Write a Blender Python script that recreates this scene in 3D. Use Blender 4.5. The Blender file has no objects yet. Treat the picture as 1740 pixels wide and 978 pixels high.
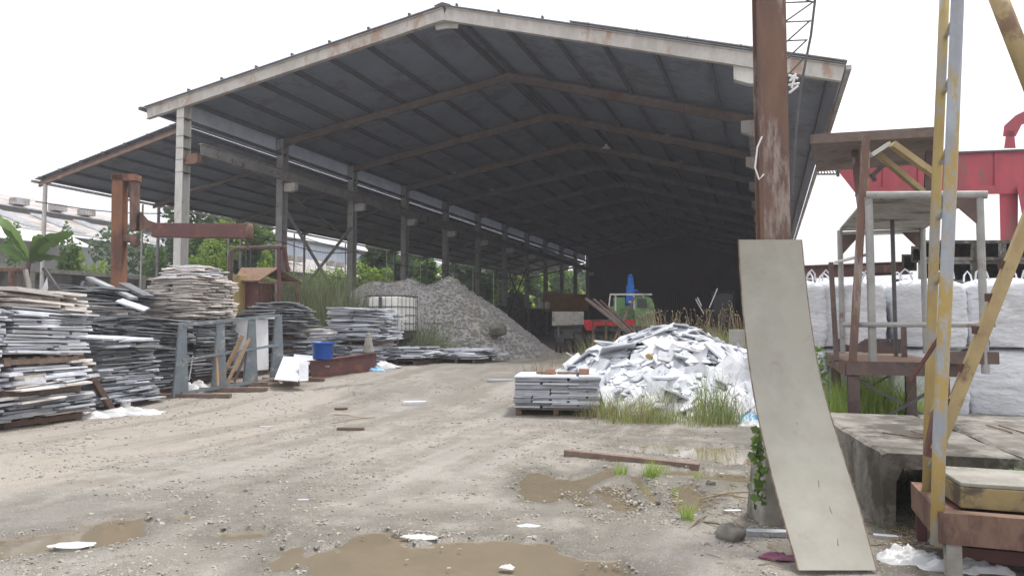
import bpy, math, random
import numpy as np
from mathutils import Vector, Matrix, noise, Euler
R = math.radians
random.seed(7); NR = np.random.RandomState(7)
S = bpy.context.scene
COL = S.collection

# ------------------------------------------------------------------ camera
HAZE = 0.0018
FPX, YAW, PITCH, CAMZ = 1197.75, 0.348, 0.052, 1.5
cam = bpy.data.cameras.new('camera'); camo = bpy.data.objects.new('camera', cam); COL.objects.link(camo)
cam.sensor_width = 36; cam.lens = FPX/1740*36; cam.clip_start = 0.1; cam.clip_end = 2000
camo.location = (0, 0, CAMZ); camo.rotation_euler = (math.pi/2+PITCH, 0, YAW); S.camera = camo
# ------------------------------------------------------------------ light
SUN_EL, SUN_AZ = R(66), R(25)      # azimuth measured clockwise from +Y
w = bpy.data.worlds.new('World'); S.world = w; w.use_nodes = True
nt = w.node_tree; nt.nodes.clear()
sk = nt.nodes.new('ShaderNodeTexSky'); sk.sky_type = 'NISHITA'; sk.sun_disc = False
sk.sun_elevation = SUN_EL; sk.sun_rotation = SUN_AZ; sk.dust_density = 4.0; sk.air_density = 1.3; sk.ozone_density = 1.0
hs = nt.nodes.new('ShaderNodeHueSaturation'); hs.inputs['Saturation'].default_value = 0.15; hs.inputs['Value'].default_value = 1.0
bg = nt.nodes.new('ShaderNodeBackground'); bg.inputs['Strength'].default_value = 0.125
wo = nt.nodes.new('ShaderNodeOutputWorld')
nt.links.new(sk.outputs[0], hs.inputs['Color'])
cl = nt.nodes.new('ShaderNodeMix'); cl.data_type = 'RGBA'; cl.inputs[0].default_value = .6; cl.inputs[7].default_value = (9.3, 9.3, 9.6, 1)   # bright even cloud deck over the sky
nt.links.new(hs.outputs[0], cl.inputs[6]); nt.links.new(cl.outputs[2], bg.inputs[0]); nt.links.new(bg.outputs[0], wo.inputs[0])
sl = bpy.data.lights.new('sun', 'SUN'); sl.energy = 2.3; sl.angle = R(9); sl.color = (1, .96, .9)
so = bpy.data.objects.new('sun', sl); COL.objects.link(so)
sd = Vector((math.sin(SUN_AZ)*math.cos(SUN_EL), math.cos(SUN_AZ)*math.cos(SUN_EL), math.sin(SUN_EL)))
so.rotation_euler = sd.to_track_quat('Z', 'Y').to_euler(); so.location = (0, 0, 30)
vs = S.view_settings; vs.view_transform = 'Standard'; vs.look = 'None'; vs.gamma = 1; vs.exposure = 0.66; vs.use_curve_mapping = False
S.render.engine = 'CYCLES'
S.cycles.max_bounces = 8; S.cycles.diffuse_bounces = 5; S.cycles.transparent_max_bounces = 8

# ------------------------------------------------------------------ placing
FW = (-math.sin(YAW), math.cos(YAW)); RT = (math.cos(YAW), math.sin(YAW))
def smooth(a, b, x):
    t = min(1, max(0, (x-a)/(b-a))); return t*t*(3-2*t)
def rise(d, u=0):                   # the yard climbs half a metre towards the shed
    return 0.5*smooth(11, 18, d)*(1-0.75*smooth(3.2, 5.0, u)*(1-smooth(16, 24, d)))
def gz(x, y): return rise(x*FW[0]+y*FW[1], x*RT[0]+y*RT[1])
def cw(u, d, z=None):               # lateral, forward distance -> world
    x = u*RT[0]+d*FW[0]; y = u*RT[1]+d*FW[1]
    return Vector((x, y, rise(d, u) if z is None else z))
def ray(px, py):
    c = (px-870)/FPX; v = -(py-489)/FPX
    f = math.cos(PITCH)-v*math.sin(PITCH); up = math.sin(PITCH)+v*math.cos(PITCH)
    return c/f, up/f
def P(px, py, d):
    l, up = ray(px, py); return cw(l*d, d, CAMZ+d*up)
def G(px, d):
    py = 600
    for _ in range(4):
        l, up = ray(px, py); z = rise(d, l*d); py += (CAMZ+d*up-z)*FPX/d
    return cw(l*d, d)
def GP(px, py):
    l, up = ray(px, py); d = -CAMZ/min(up, -1e-3)
    for _ in range(30):
        d = 0.5*d+0.5*(rise(d, l*d)-CAMZ)/min(up, -1e-3)
    return cw(l*d, d)

# ------------------------------------------------------------------ materials
def mat(name, c1, c2=None, rough=0.8, scale=4, metal=0.0, bump=0.0, bscale=60, c3=None, c3scale=1.5, c3amt=0.5, rnd=0.0, thr=(0.4, 0.6), spec=0.4, stretch=None, transl=0.0, wave=None, detail=6):
    m = bpy.data.materials.new(name); m.use_nodes = True; t = m.node_tree; n = t.nodes; L = t.links
    b = n['Principled BSDF']; b.inputs['Roughness'].default_value = rough; b.inputs['Metallic'].default_value = metal
    b.inputs['Specular IOR Level'].default_value = spec
    tc = n.new('ShaderNodeTexCoord'); vec = tc.outputs['Object']
    if stretch:
        mp = n.new('ShaderNodeMapping'); mp.inputs['Scale'].default_value = stretch; L.new(vec, mp.inputs[0]); vec = mp.outputs[0]
    col = None
    if c2 is None: c2 = tuple(x*0.8 for x in c1)
    nz = n.new('ShaderNodeTexNoise'); nz.inputs['Scale'].default_value = scale; nz.inputs['Detail'].default_value = detail; nz.inputs['Roughness'].default_value = 0.65
    L.new(vec, nz.inputs['Vector'])
    mr = n.new('ShaderNodeMapRange'); mr.inputs[1].default_value = thr[0]; mr.inputs[2].default_value = thr[1]
    L.new(nz.outputs['Fac'], mr.inputs[0])
    mx = n.new('ShaderNodeMix'); mx.data_type = 'RGBA'; mx.inputs[6].default_value = (*c1, 1); mx.inputs[7].default_value = (*c2, 1)
    L.new(mr.outputs[0], mx.inputs[0]); col = mx.outputs[2]
    if c3:
        n3 = n.new('ShaderNodeTexNoise'); n3.inputs['Scale'].default_value = c3scale; n3.inputs['Detail'].default_value = 8; n3.inputs['Roughness'].default_value = 0.7
        L.new(vec, n3.inputs['Vector'])
        r3 = n.new('ShaderNodeMapRange'); r3.inputs[1].default_value = 0.62-c3amt*0.3; r3.inputs[2].default_value = 0.70-c3amt*0.3
        L.new(n3.outputs['Fac'], r3.inputs[0])
        m3 = n.new('ShaderNodeMix'); m3.data_type = 'RGBA'; m3.inputs[7].default_value = (*c3, 1)
        L.new(r3.outputs[0], m3.inputs[0]); L.new(col, m3.inputs[6]); col = m3.outputs[2]
    if rnd:
        oi = n.new('ShaderNodeObjectInfo'); ge = n.new('ShaderNodeNewGeometry')
        ad = n.new('ShaderNodeMath'); ad.operation = 'ADD'; L.new(oi.outputs['Random'], ad.inputs[0]); L.new(ge.outputs['Random Per Island'], ad.inputs[1])
        fr = n.new('ShaderNodeMath'); fr.operation = 'FRACT'; L.new(ad.outputs[0], fr.inputs[0])
        m4 = n.new('ShaderNodeMapRange'); m4.inputs[3].default_value = 1-rnd; m4.inputs[4].default_value = 1+rnd*0.6; L.new(fr.outputs[0], m4.inputs[0])
        hv = n.new('ShaderNodeHueSaturation'); L.new(m4.outputs[0], hv.inputs['Value']); L.new(col, hv.inputs['Color']); col = hv.outputs[0]
    L.new(col, b.inputs['Base Color'])
    if bump or wave:
        bp = n.new('ShaderNodeBump'); bp.inputs['Strength'].default_value = 1.0
        if wave:                                       # corrugation: (axis, waves per metre, depth)
            wv = n.new('ShaderNodeTexWave'); wv.bands_direction = wave[0]; wv.inputs['Scale'].default_value = wave[1]/3.14; wv.wave_profile = 'SIN'
            L.new(tc.outputs['Object'], wv.inputs['Vector']); L.new(wv.outputs['Fac'], bp.inputs['Height']); bp.inputs['Distance'].default_value = wave[2]
        else:
            nb = n.new('ShaderNodeTexNoise'); nb.inputs['Scale'].default_value = bscale; nb.inputs['Detail'].default_value = 5
            L.new(vec, nb.inputs['Vector']); L.new(nb.outputs['Fac'], bp.inputs['Height']); bp.inputs['Distance'].default_value = bump
        L.new(bp.outputs[0], b.inputs['Normal'])
    if transl:
        tr = n.new('ShaderNodeBsdfTranslucent'); L.new(col, tr.inputs[0]); ms = n.new('ShaderNodeMixShader'); ms.inputs[0].default_value = transl
        L.new(b.outputs[0], ms.inputs[1]); L.new(tr.outputs[0], ms.inputs[2]); L.new(ms.outputs[0], n['Material Output'].inputs[0])
    return m
M = {}
M['roof'] = mat('roof_sheet', (.25,.285,.36), (.215,.25,.315), .6, 0.8, wave=('Y', 5, .02), c3=(.18,.185,.21), c3scale=.6, c3amt=.3)
M['roof_top'] = mat('weathered_sheet', (.45,.44,.45), (.36,.34,.33), .7, .7, c3=(.30,.24,.20), c3scale=.8, c3amt=.4, wave=('Y', 5, .03))
M['purlin'] = mat('purlin_steel', (.11,.115,.13), (.09,.095,.11), .7, 3)
M['pale_steel'] = mat('pale_painted_steel', (.62,.61,.58), (.52,.515,.49), .6, 3, c3=(.36,.27,.21), c3scale=2.2, c3amt=.12, stretch=(1,1,.4))
M['rafter'] = mat('primer_steel', (.15,.122,.112), (.195,.16,.145), .7, 2.5, c3=(.15,.105,.085), c3scale=1.7, c3amt=.4)
M['rake'] = mat('pale_rusty_rake_steel', (.55,.53,.50), (.45,.42,.39), .65, 2.5, c3=(.40,.29,.23), c3scale=1.4, c3amt=.3, stretch=(1,1,.5))
M['col'] = mat('grey_column_steel', (.36,.36,.35), (.28,.28,.27), .65, 3, c3=(.2,.13,.1), c3scale=2, c3amt=.2)
M['dark_steel'] = mat('dark_steel', (.07,.07,.075), (.10,.095,.09), .6, 6)
M['rust'] = mat('rusted_steel', (.14,.08,.06), (.21,.135,.10), .85, 4, c3=(.10,.06,.05), c3scale=3, c3amt=.55, bump=.004, bscale=50, stretch=(1,1,.45))
M['rust_post'] = mat('rusted_old_paint', (.13,.085,.075), (.195,.115,.082), .8, 2.2, c3=(.30,.25,.225), c3scale=3.2, c3amt=.33, bump=.003, bscale=40, stretch=(1.6,1.6,.35))
M['brown_steel'] = mat('brown_grey_steel', (.11,.078,.07), (.16,.115,.10), .8, 4, c3=(.075,.055,.05), c3scale=2, c3amt=.35)
M['rust_orange'] = mat('orange_rust', (.27,.125,.07), (.20,.10,.065), .85, 3, c3=(.13,.065,.05), c3scale=2.2, c3amt=.4, stretch=(1,1,.4))
M['rake_rust'] = mat('rusty_rake_paint', (.24,.15,.125), (.30,.22,.19), .8, 3, c3=(.42,.38,.36), c3scale=1.5, c3amt=.2)
M['maroon'] = mat('maroon_primer', (.11,.05,.05), (.14,.06,.055), .6, 5, c3=(.2,.09,.05), c3scale=3, c3amt=.25)
M['rust_sheet'] = mat('rusted_sheet_roof', (.185,.12,.085), (.24,.16,.11), .9, 3, c3=(.16,.08,.05), c3scale=3, c3amt=.35)
M['yellow'] = mat('worn_yellow_paint', (.40,.305,.12), (.33,.25,.10), .6, 5, c3=(.30,.29,.27), c3scale=4, c3amt=.28, bump=.001, bscale=80, stretch=(1,1,.5))
M['greyyellow'] = mat('grey_pipe_over_yellow', (.36,.39,.43), (.28,.30,.33), .55, 5, c3=(.40,.29,.10), c3scale=4, c3amt=.40, stretch=(1,1,.5))
M['yellowrust'] = mat('yellow_rusty_channel', (.40,.31,.16), (.33,.25,.13), .7, 5, c3=(.19,.12,.075), c3scale=4, c3amt=.25, stretch=(1,1,.7))
M['red'] = mat('faded_red_paint', (.44,.065,.09), (.34,.055,.075), .65, 1.6, c3=(.26,.09,.085), c3scale=2.2, c3amt=.25, stretch=(1,1,.3))
M['redplain'] = mat('red_plastic', (.55,.02,.03), (.4,.02,.03), .5, 5)
M['blue'] = mat('blue_plastic', (.01,.09,.42), (.012,.075,.34), .4, 4)
M['bluem'] = mat('blue_machine_paint', (.01,.17,.65), (.01,.13,.5), .4, 4)
M['green'] = mat('pale_green_paint', (.20,.36,.14), (.17,.30,.12), .5, 4, c3=(.14,.15,.09), c3scale=2, c3amt=.3)
M['marble'] = mat('white_marble', (.66,.68,.72), (.52,.54,.59), .5, 3, rnd=.22, bump=.002, bscale=40, c3=(.5,.5,.5), c3scale=3, c3amt=.15)
M['greystone'] = mat('slate_or_shaded_marble', (.44,.46,.50), (.32,.34,.375), .7, 5, rnd=.4, bump=.003, bscale=40)
M['slate'] = mat('dark_slate', (.17,.18,.195), (.27,.28,.29), .65, 5, rnd=.45, bump=.004, bscale=40)
M['tan'] = mat('tan_sandstone', (.74,.71,.68), (.60,.55,.51), .8, 4, rnd=.35, bump=.004, bscale=40, c3=(.32,.24,.18), c3scale=4, c3amt=.2)
M['wood'] = mat('weathered_wood', (.24,.18,.14), (.17,.125,.10), .85, 8, bump=.002, bscale=60, rnd=.25)
M['darkwood'] = mat('dark_wet_wood', (.16,.10,.075), (.11,.07,.055), .8, 8, bump=.002, bscale=60, rnd=.2)
M['redwood'] = mat('red_brown_timber', (.20,.145,.115), (.15,.105,.085), .8, 8, bump=.002, bscale=60, rnd=.2)
M['palewood'] = mat('pale_plank', (.45,.32,.20), (.36,.25,.15), .8, 8, rnd=.2, bump=.002)
M['rackgrey'] = mat('grey_rack_paint', (.20,.235,.26), (.16,.19,.21), .55, 6, c3=(.35,.35,.34), c3scale=5, c3amt=.2)
M['conc'] = mat('old_concrete', (.33,.315,.285), (.24,.23,.20), .9, 5, c3=(.13,.12,.095), c3scale=1.6, c3amt=.35, bump=.006, bscale=30)
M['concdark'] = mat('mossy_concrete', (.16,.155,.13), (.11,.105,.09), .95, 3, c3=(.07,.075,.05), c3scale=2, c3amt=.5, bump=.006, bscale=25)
M['wall'] = mat('grimy_wall', (.13,.125,.12), (.20,.19,.18), .9, 1.2, c3=(.06,.06,.06), c3scale=.8, c3amt=.4, stretch=(1,1,.4))
M['housewall'] = mat('grey_rendered_wall', (.50,.50,.53), (.42,.42,.45), .8, .7)
M['bluewall'] = mat('blue_grey_cladding', (.42,.47,.54), (.36,.41,.48), .6, .7, wave=('Y', 3, .03))
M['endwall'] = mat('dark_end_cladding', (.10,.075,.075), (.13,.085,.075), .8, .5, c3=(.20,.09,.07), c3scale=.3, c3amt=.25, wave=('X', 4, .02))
M['bag'] = mat('white_woven_bag', (.74,.76,.80), (.64,.66,.70), .7, 2.2, c3=(.52,.52,.53), c3scale=1.2, c3amt=.2, bump=.035, bscale=8, stretch=(1,1,2.2))
M['panel'] = mat('beige_laminate', (.36,.35,.305), (.275,.265,.225), .5, 1.1, c3=(.29,.265,.22), c3scale=6, c3amt=.02, bump=.0006, bscale=30)
M['edge'] = mat('panel_brown_edge', (.13,.085,.06), (.26,.21,.16), .8, 14)
M['ibc'] = mat('milky_tank_plastic', (.86,.85,.80), (.78,.77,.72), .4, 2)
M['plastic'] = mat('white_film', (.78,.79,.80), (.66,.67,.68), .35, 6, transl=.25, bump=.006, bscale=18)
M['whitepanel'] = mat('white_panel', (.80,.81,.82), (.7,.71,.72), .5, 3)
M['blueplastic'] = mat('blue_film', (.08,.33,.62), (.3,.5,.65), .4, 7)
M['greenfilm'] = mat('teal_net', (.03,.27,.24), (.05,.3,.33), .5, 9)
M['purple'] = mat('purple_net', (.14,.035,.085), (.22,.08,.13), .8, 12)
M['brick'] = mat('orange_brick', (.34,.19,.12), (.28,.15,.095), .9, 12, bump=.002)
M['rock'] = mat('grey_rock', (.20,.19,.17), (.13,.125,.11), .9, 6, bump=.01, bscale=14)
M['palerock'] = mat('pale_rock', (.42,.39,.35), (.30,.28,.25), .9, 6, bump=.01, bscale=14, rnd=.25)
M['pebble'] = mat('gravel_stone', (.34,.31,.27), (.25,.23,.20), .85, 7, rnd=.35)
M['gravel'] = mat('gravel_heap_stone', (.31,.30,.285), (.265,.255,.245), .9, 9, rnd=.2, c3=(.29,.27,.24), c3scale=1.3, c3amt=.3, bump=.02, bscale=26)
M['leaf'] = mat('green_leaf', (.12,.22,.055), (.16,.27,.06), .55, 1.5, rnd=.45, transl=.35)
M['leafdark'] = mat('dark_green_leaf', (.085,.15,.06), (.11,.18,.07), .55, 1.5, rnd=.4, transl=.3)
M['leaflight'] = mat('yellow_green_leaf', (.34,.46,.08), (.24,.37,.07), .55, 1.2, rnd=.4, transl=.4)
M['grass'] = mat('grass_blade', (.30,.36,.12), (.40,.42,.20), .6, 1.5, rnd=.35, transl=.35)
M['grassbright'] = mat('fresh_grass_blade', (.30,.45,.08), (.42,.52,.14), .6, 3, rnd=.3, transl=.35)
M['reed'] = mat('reed_blade', (.14,.20,.09), (.24,.26,.15), .6, 1.3, rnd=.4, transl=.3)
M['straw'] = mat('dry_straw', (.38,.30,.19), (.30,.22,.13), .8, 3, rnd=.4, transl=.3)
M['bark'] = mat('bark', (.13,.10,.075), (.09,.07,.055), .9, 6, bump=.01, bscale=20)
M['gallery'] = mat('brown_weathered_plate', (.15,.115,.10), (.21,.16,.135), .8, 3, c3=(.10,.075,.065), c3scale=1.5, c3amt=.35)
M['stepbox'] = mat('grimy_yellow_paint', (.34,.26,.11), (.24,.19,.10), .75, 4, c3=(.10,.08,.06), c3scale=3, c3amt=.4)
M['glass'] = mat('dark_glass', (.03,.035,.04), (.04,.045,.05), .1, 3)
M['tyre'] = mat('tyre_rubber', (.03,.03,.03), (.04,.04,.04), .8, 6)
M['cable'] = mat('black_cable', (.04,.04,.045), (.05,.05,.05), .6, 6)
M['whitemetal'] = mat('white_enamel', (.75,.75,.73), (.65,.65,.63), .4, 6)
M['skylight'] = mat('fibreglass_sheet', (.80,.82,.84), (.70,.72,.75), .5, 2, transl=.7, wave=('Y', 5, .02))
M['orange'] = mat('orange_container_paint', (.45,.20,.03), (.36,.15,.03), .6, 1.5, wave=('Y', 3, .03))
M['band'] = mat('dark_band', (.12,.115,.11), (.09,.085,.08), .7, 6)

# ------------------------------------------------------------------ mesh builder
class MB:
    def __init__(s): s.v = []; s.f = []
    def add(s, vs_, fs_):
        o = len(s.v); s.v += [tuple(v) for v in vs_]; s.f += [tuple(i+o for i in f) for f in fs_]; return s
    def box(s, c, d, rot=0, M4=None):
        cx, cy, cz = c; x, y, z = d[0]/2, d[1]/2, d[2]/2
        vs_ = [Vector((a*x, b*y, e*z)) for e in (-1, 1) for a, b in ((-1,-1),(1,-1),(1,1),(-1,1))]
        m = Matrix.Translation(c) @ (M4 if M4 is not None else Matrix.Rotation(rot, 4, 'Z'))
        return s.add([m @ v for v in vs_], [(0,3,2,1),(4,5,6,7),(0,1,5,4),(1,2,6,5),(2,3,7,6),(3,0,4,7)])
    def lohi(s, lo, hi):
        return s.box([(a+b)/2 for a, b in zip(lo, hi)], [abs(b-a) for a, b in zip(lo, hi)])
    def bar(s, a, b, w_, h=None, up=(0,0,1)):      # rectangular bar from a to b
        h = h or w_; a = Vector(a); b = Vector(b); d = (b-a); L = d.length; d.normalize()
        u = Vector(up); x = d.cross(u)
        if x.length < 1e-4: x = d.cross(Vector((1,0,0)))
        x.normalize(); z = x.cross(d)
        vs_ = [p+x*i*w_/2+z*j*h/2 for p in (a, b) for i, j in ((-1,-1),(1,-1),(1,1),(-1,1))]
        return s.add(vs_, [(0,3,2,1),(4,5,6,7),(0,1,5,4),(1,2,6,5),(2,3,7,6),(3,0,4,7)])
    def ibeam(s, a, b, w_, h, t=.02, up=(0,0,1)):
        a = Vector(a); b = Vector(b); d = (b-a).normalized(); u = Vector(up); x = d.cross(u)
        if x.length < 1e-4: x = Vector((1,0,0))
        x.normalize(); z = x.cross(d)
        s.bar(a+z*(h/2-t/2), b+z*(h/2-t/2), w_, t, up); s.bar(a-z*(h/2-t/2), b-z*(h/2-t/2), w_, t, up)
        return s.bar(a, b, t*.8, h-2*t-.002, up)
    def tube(s, pts, r, n=8, cap=True):
        pts = [Vector(p) for p in pts]; rr = r if isinstance(r, (list, tuple)) else [r]*len(pts); base = len(s.v); x = None
        for i, p in enumerate(pts):
            d = (pts[min(i+1, len(pts)-1)]-pts[max(i-1, 0)]).normalized()
            if x is None:
                x = d.cross(Vector((0,0,1)));  x = d.cross(Vector((1,0,0))) if x.length < 1e-3 else x
            x = (x-d*x.dot(d)); x.normalize(); y = d.cross(x)
            for k in range(n):
                t = 2*math.pi*k/n; s.v.append(tuple(p+(x*math.cos(t)+y*math.sin(t))*rr[i]))
        for i in range(len(pts)-1):
            for k in range(n):
                a = base+i*n+k; b = base+i*n+(k+1) % n; s.f.append((a, b, b+n, a+n))
        if cap:
            s.f.append(tuple(base+k for k in range(n-1, -1, -1))); s.f.append(tuple(base+(len(pts)-1)*n+k for k in range(n)))
        return s
    def prism(s, poly, a, b):                      # poly: list of 2D -> fn a(p), b(p) give 3D ends
        n = len(poly); lo = [a(p) for p in poly]; hi = [b(p) for p in poly]
        return s.add(lo+hi, [tuple(range(n-1, -1, -1)), tuple(range(n, 2*n))]+[(i, (i+1) % n, n+(i+1) % n, n+i) for i in range(n)])
    def lathe(s, c, prof, n=20):
        base = len(s.v); c = Vector(c)
        for r, z in prof:
            for k in range(n):
                t = 2*math.pi*k/n; s.v.append(tuple(c+Vector((r*math.cos(t), r*math.sin(t), z))))
        for i in range(len(prof)-1):
            for k in range(n):
                a = base+i*n+k; b = base+i*n+(k+1) % n; s.f.append((a, b, b+n, a+n))
        return s
    def mesh(s, name, m, smooth_=False):
        me = bpy.data.meshes.new(name); me.from_pydata(s.v, [], s.f); me.materials.append(m)
        if smooth_: me.polygons.foreach_set('use_smooth', [True]*len(me.polygons))
        me.update(); return me
    def build(s, name, m, parent=None, smooth_=False, bevel=0):
        o = bpy.data.objects.new(name, s.mesh(name, m, smooth_)); COL.objects.link(o)
        if parent:
            o.parent = parent; o.matrix_parent_inverse = Matrix.Translation(-Vector(parent.location))
        if bevel:
            b = o.modifiers.new('bevel', 'BEVEL'); b.width = bevel; b.segments = 2; b.limit_method = 'ANGLE'
        return o
def tag(o, label=None, cat=None, group=None, kind=None):
    if label: o['label'] = label
    if cat: o['category'] = cat
    if group: o['group'] = group
    if kind: o['kind'] = kind
    return o
def empty(name, loc, label, cat, group=None):
    o = bpy.data.objects.new(name, None); o.location = loc; o.empty_display_size = .2; COL.objects.link(o)
    return tag(o, label, cat, group)
def leafmesh(name, m, C, size, tilt=1.0, aspect=.55, parent=None):
    C = np.asarray(C, float); n = len(C); sz = size*NR.uniform(.6, 1.35, n)
    a = NR.normal(size=(n, 3)); a[:, 2] *= .6; a /= np.linalg.norm(a, axis=1)[:, None]
    b = NR.normal(size=(n, 3)); b -= a*(a*b).sum(1)[:, None]; b /= np.linalg.norm(b, axis=1)[:, None]
    L_ = a*sz[:, None]*.5; Wd = b*sz[:, None]*.5*aspect
    V = np.stack([C-L_, C+Wd-L_*.1, C+L_, C-Wd-L_*.1], 1).reshape(-1, 3)
    F = np.arange(n*4).reshape(n, 4)
    me = bpy.data.meshes.new(name); me.from_pydata(V.tolist(), [], F.tolist()); me.materials.append(m)
    o = bpy.data.objects.new(name, me); COL.objects.link(o)
    if parent: o.parent = parent; o.matrix_parent_inverse = Matrix.Translation(-Vector(parent.location))
    return o
def blades(mb, base, n, spread, h, wd=.008, lean=.4, seg=3, fill=None):
    for _ in range(n):
        if fill: bx_, by_ = fill()
        else:
            a = random.uniform(0, 6.283); r = spread*math.sqrt(random.random()); bx_, by_ = base[0]+r*math.cos(a), base[1]+r*math.sin(a)
        bz = base[2] if len(base) > 2 and base[2] is not None else gz(bx_, by_)
        H = h*random.uniform(.5, 1.15); t = random.uniform(0, 6.283); ln = lean*H*random.uniform(.15, 1.1); wv = wd*random.uniform(.7, 1.4)
        dx, dy = math.cos(t), math.sin(t); q = random.uniform(0, 6.283); px_, py_ = math.cos(q)*wv/2, math.sin(q)*wv/2
        vs_ = []
        for k in range(seg+1):
            f = k/seg; c = (bx_+dx*ln*f*f, by_+dy*ln*f*f, bz-.02+H*(f-.18*f*f*lean))
            ww = 1-f**1.5
            if k == seg: vs_.append(c)
            else: vs_ += [(c[0]-px_*ww, c[1]-py_*ww, c[2]), (c[0]+px_*ww, c[1]+py_*ww, c[2])]
        fs_ = [(2*k, 2*k+1, 2*k+3, 2*k+2) for k in range(seg-1)]+[(2*seg-2, 2*seg-1, 2*seg)]
        mb.add(vs_, fs_)
def rockmesh(mb, c, r, seed=0, flat=.7, sub=1):
    import bmesh
    bm = bmesh.new(); bmesh.ops.create_icosphere(bm, subdivisions=sub, radius=1)
    off = Vector((seed*3.1, seed*1.7, seed*.9)); vs_ = []
    for v in bm.verts:
        k = 1+.45*noise.noise(v.co*1.3+off); vs_.append(Vector(c)+Vector((v.co.x*r*k, v.co.y*r*k*(.7+.3*math.sin(seed)), v.co.z*r*k*flat)))
    mb.add(vs_, [tuple(v.index for v in f.verts) for f in bm.faces]); bm.free(); return mb
# ================================================================== THE SETTING: ground and puddles
Y0G = 22.0
def zm(pts, ox, oy, s): return [(ox+x/s, oy+y/s) for x, y in pts]
PUD = [zm([(190,475),(260,350),(330,345),(430,375),(540,395),(640,370),(780,310),(810,365),(700,410),(620,460),(680,530),(690,570),(600,570),(500,520),(400,550),(270,540)],820,700,3.519),
 zm([(640,460),(760,415),(850,440),(940,560),(950,605),(830,600),(720,540)],820,700,3.519),
 zm([(860,360),(930,370),(1000,430),(1060,520),(1060,570),(960,500),(900,420)],820,700,3.519),
 zm([(1130,440),(1250,400),(1300,470),(1380,530),(1300,590),(1200,600),(1120,580)],820,700,3.519),
 [(1035,758),(1060,751),(1110,750),(1200,755),(1290,760),(1300,792),(1240,789),(1190,782),(1150,776),(1100,771)],
 [(1120,801),(1150,795),(1190,796),(1240,800),(1300,806),(1300,826),(1240,817),(1180,812),(1135,811)],
 [(525,978),(500,945),(575,923),(607,903),(640,898),(683,905),(700,925),(765,916),(850,912),(940,922),(980,945),(1050,945),(1075,965),(1110,1010),(1050,1100),(520,1100)],
 zm([(90,910),(180,850),(290,810),(310,830),(260,920),(180,950)],420,640,2.894),
 zm([(0,770),(90,745),(130,765),(50,795),(-40,800)],420,640,2.894),
 zm([(360,760),(400,720),(560,685),(700,680),(740,720),(700,790),(560,830),(470,840),(380,860),(250,870)],0,640,2.894),
 zm([(-60,790),(150,765),(350,745),(370,780),(250,850),(-60,915)],0,640,2.894),
 zm([(1300,920),(1380,850),(1447,810),(1460,950),(1320,950)],0,640,2.894),
 zm([(1030,780),(1080,760),(1160,750),(1340,740),(1330,760),(1200,800),(1060,800)],0,640,2.894),
 zm([(850,680),(960,655),(970,690),(870,710)],0,640,2.894)]
PALE = [(-200,880),(0,842),(59,828),(155,811),(242,792),(297,771),(380,754),(470,738),(540,718),(500,700),(610,665),(560,640),(420,655),(0,700),(-300,740)]
WET = [(-100,905),(0,845),(200,838),(480,800),(560,790),(640,880),(900,860),(1130,870),(1230,760),(1290,720),(1290,800),(1220,860),(1130,930),(1100,1100),(400,1100),(340,890),(100,935)]
FAR = [(590,690),(700,650),(745,625),(870,612),(950,620),(860,650),(720,680)]
def fwd(p):
    w_ = GP(*p); return (w_.x*RT[0]+w_.y*RT[1], w_.x*FW[0]+w_.y*FW[1])
def sdf(poly, U, D):
    P_ = np.array([fwd(p) for p in poly]); n = len(P_); dist = np.full(U.shape, 1e9); ins = np.zeros(U.shape, bool)
    for i in range(n):
        a = P_[i]; b = P_[(i+1) % n]; ab = b-a; t = np.clip(((U-a[0])*ab[0]+(D-a[1])*ab[1])/(ab@ab+1e-12), 0, 1)
        dist = np.minimum(dist, np.hypot(U-a[0]-t*ab[0], D-a[1]-t*ab[1]))
        c = ((a[1] > D) != (b[1] > D)) & (U < (b[0]-a[0])*(D-a[1])/(b[1]-a[1]+1e-12)+a[0]); ins ^= c
    return np.where(ins, -dist, dist)
def axis(lo, dense0, dense1, hi, st, g):
    a = list(np.arange(dense0, dense1, st)); s_ = st; x = a[-1]
    while x < hi: s_ *= g; x += s_; a.append(x)
    s_ = st; x = dense0; b = []
    while x > lo: s_ *= g; x -= s_; b.append(x)
    return np.array(b[::-1]+a)
ug = axis(-420, -5.2, 4.6, 420, .04, 1.06)
dg = []; x = 3.2
while x < 13: dg.append(x); x += .022+.0035*(x-3.2)**1.25
st = .09
while x < 600: dg.append(x); x += st; st *= 1.05
pre = []; x = 3.2; st = .05
while x > -200: st *= 1.15; x -= st; pre.append(x)
dg = np.array(pre[::-1]+dg)
UU, DD = np.meshgrid(ug, dg)
def npsm(a, b, X): t = np.clip((X-a)/(b-a), 0, 1); return t*t*(3-2*t)
Z = 0.5*npsm(11, 18, DD)*(1-0.75*npsm(3.2, 5, UU)*(1-npsm(16, 24, DD)))
near = (DD > 2.5) & (DD < 30) & (np.abs(UU) < 16)
N1 = np.zeros(UU.shape); N2 = np.zeros(UU.shape)
ii, jj = np.nonzero(near)
for i, j in zip(ii, jj):
    p = Vector((UU[i, j], DD[i, j], 0))
    N1[i, j] = noise.fractal(p*.9, .9, 2.1, 4); N2[i, j] = noise.fractal(p*7, .8, 2.2, 3)
sd_ = np.full(UU.shape, 1e3)
WX, WY = UU+.05*N2, DD+.06*N2
for po in PUD: sd_ = np.minimum(sd_, sdf(po, WX, WY))
pud = npsm(.045, -.05, sd_)
Z += np.where(near, .016+.012*N1+.0075*N2, 0)*np.where(near, 1-.75*pud, 1)
Z = np.where(near & (Z < .004) & (DD < 12) & (sd_ > .03), .004+.003*N2, Z)
Z -= pud*.032
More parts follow.
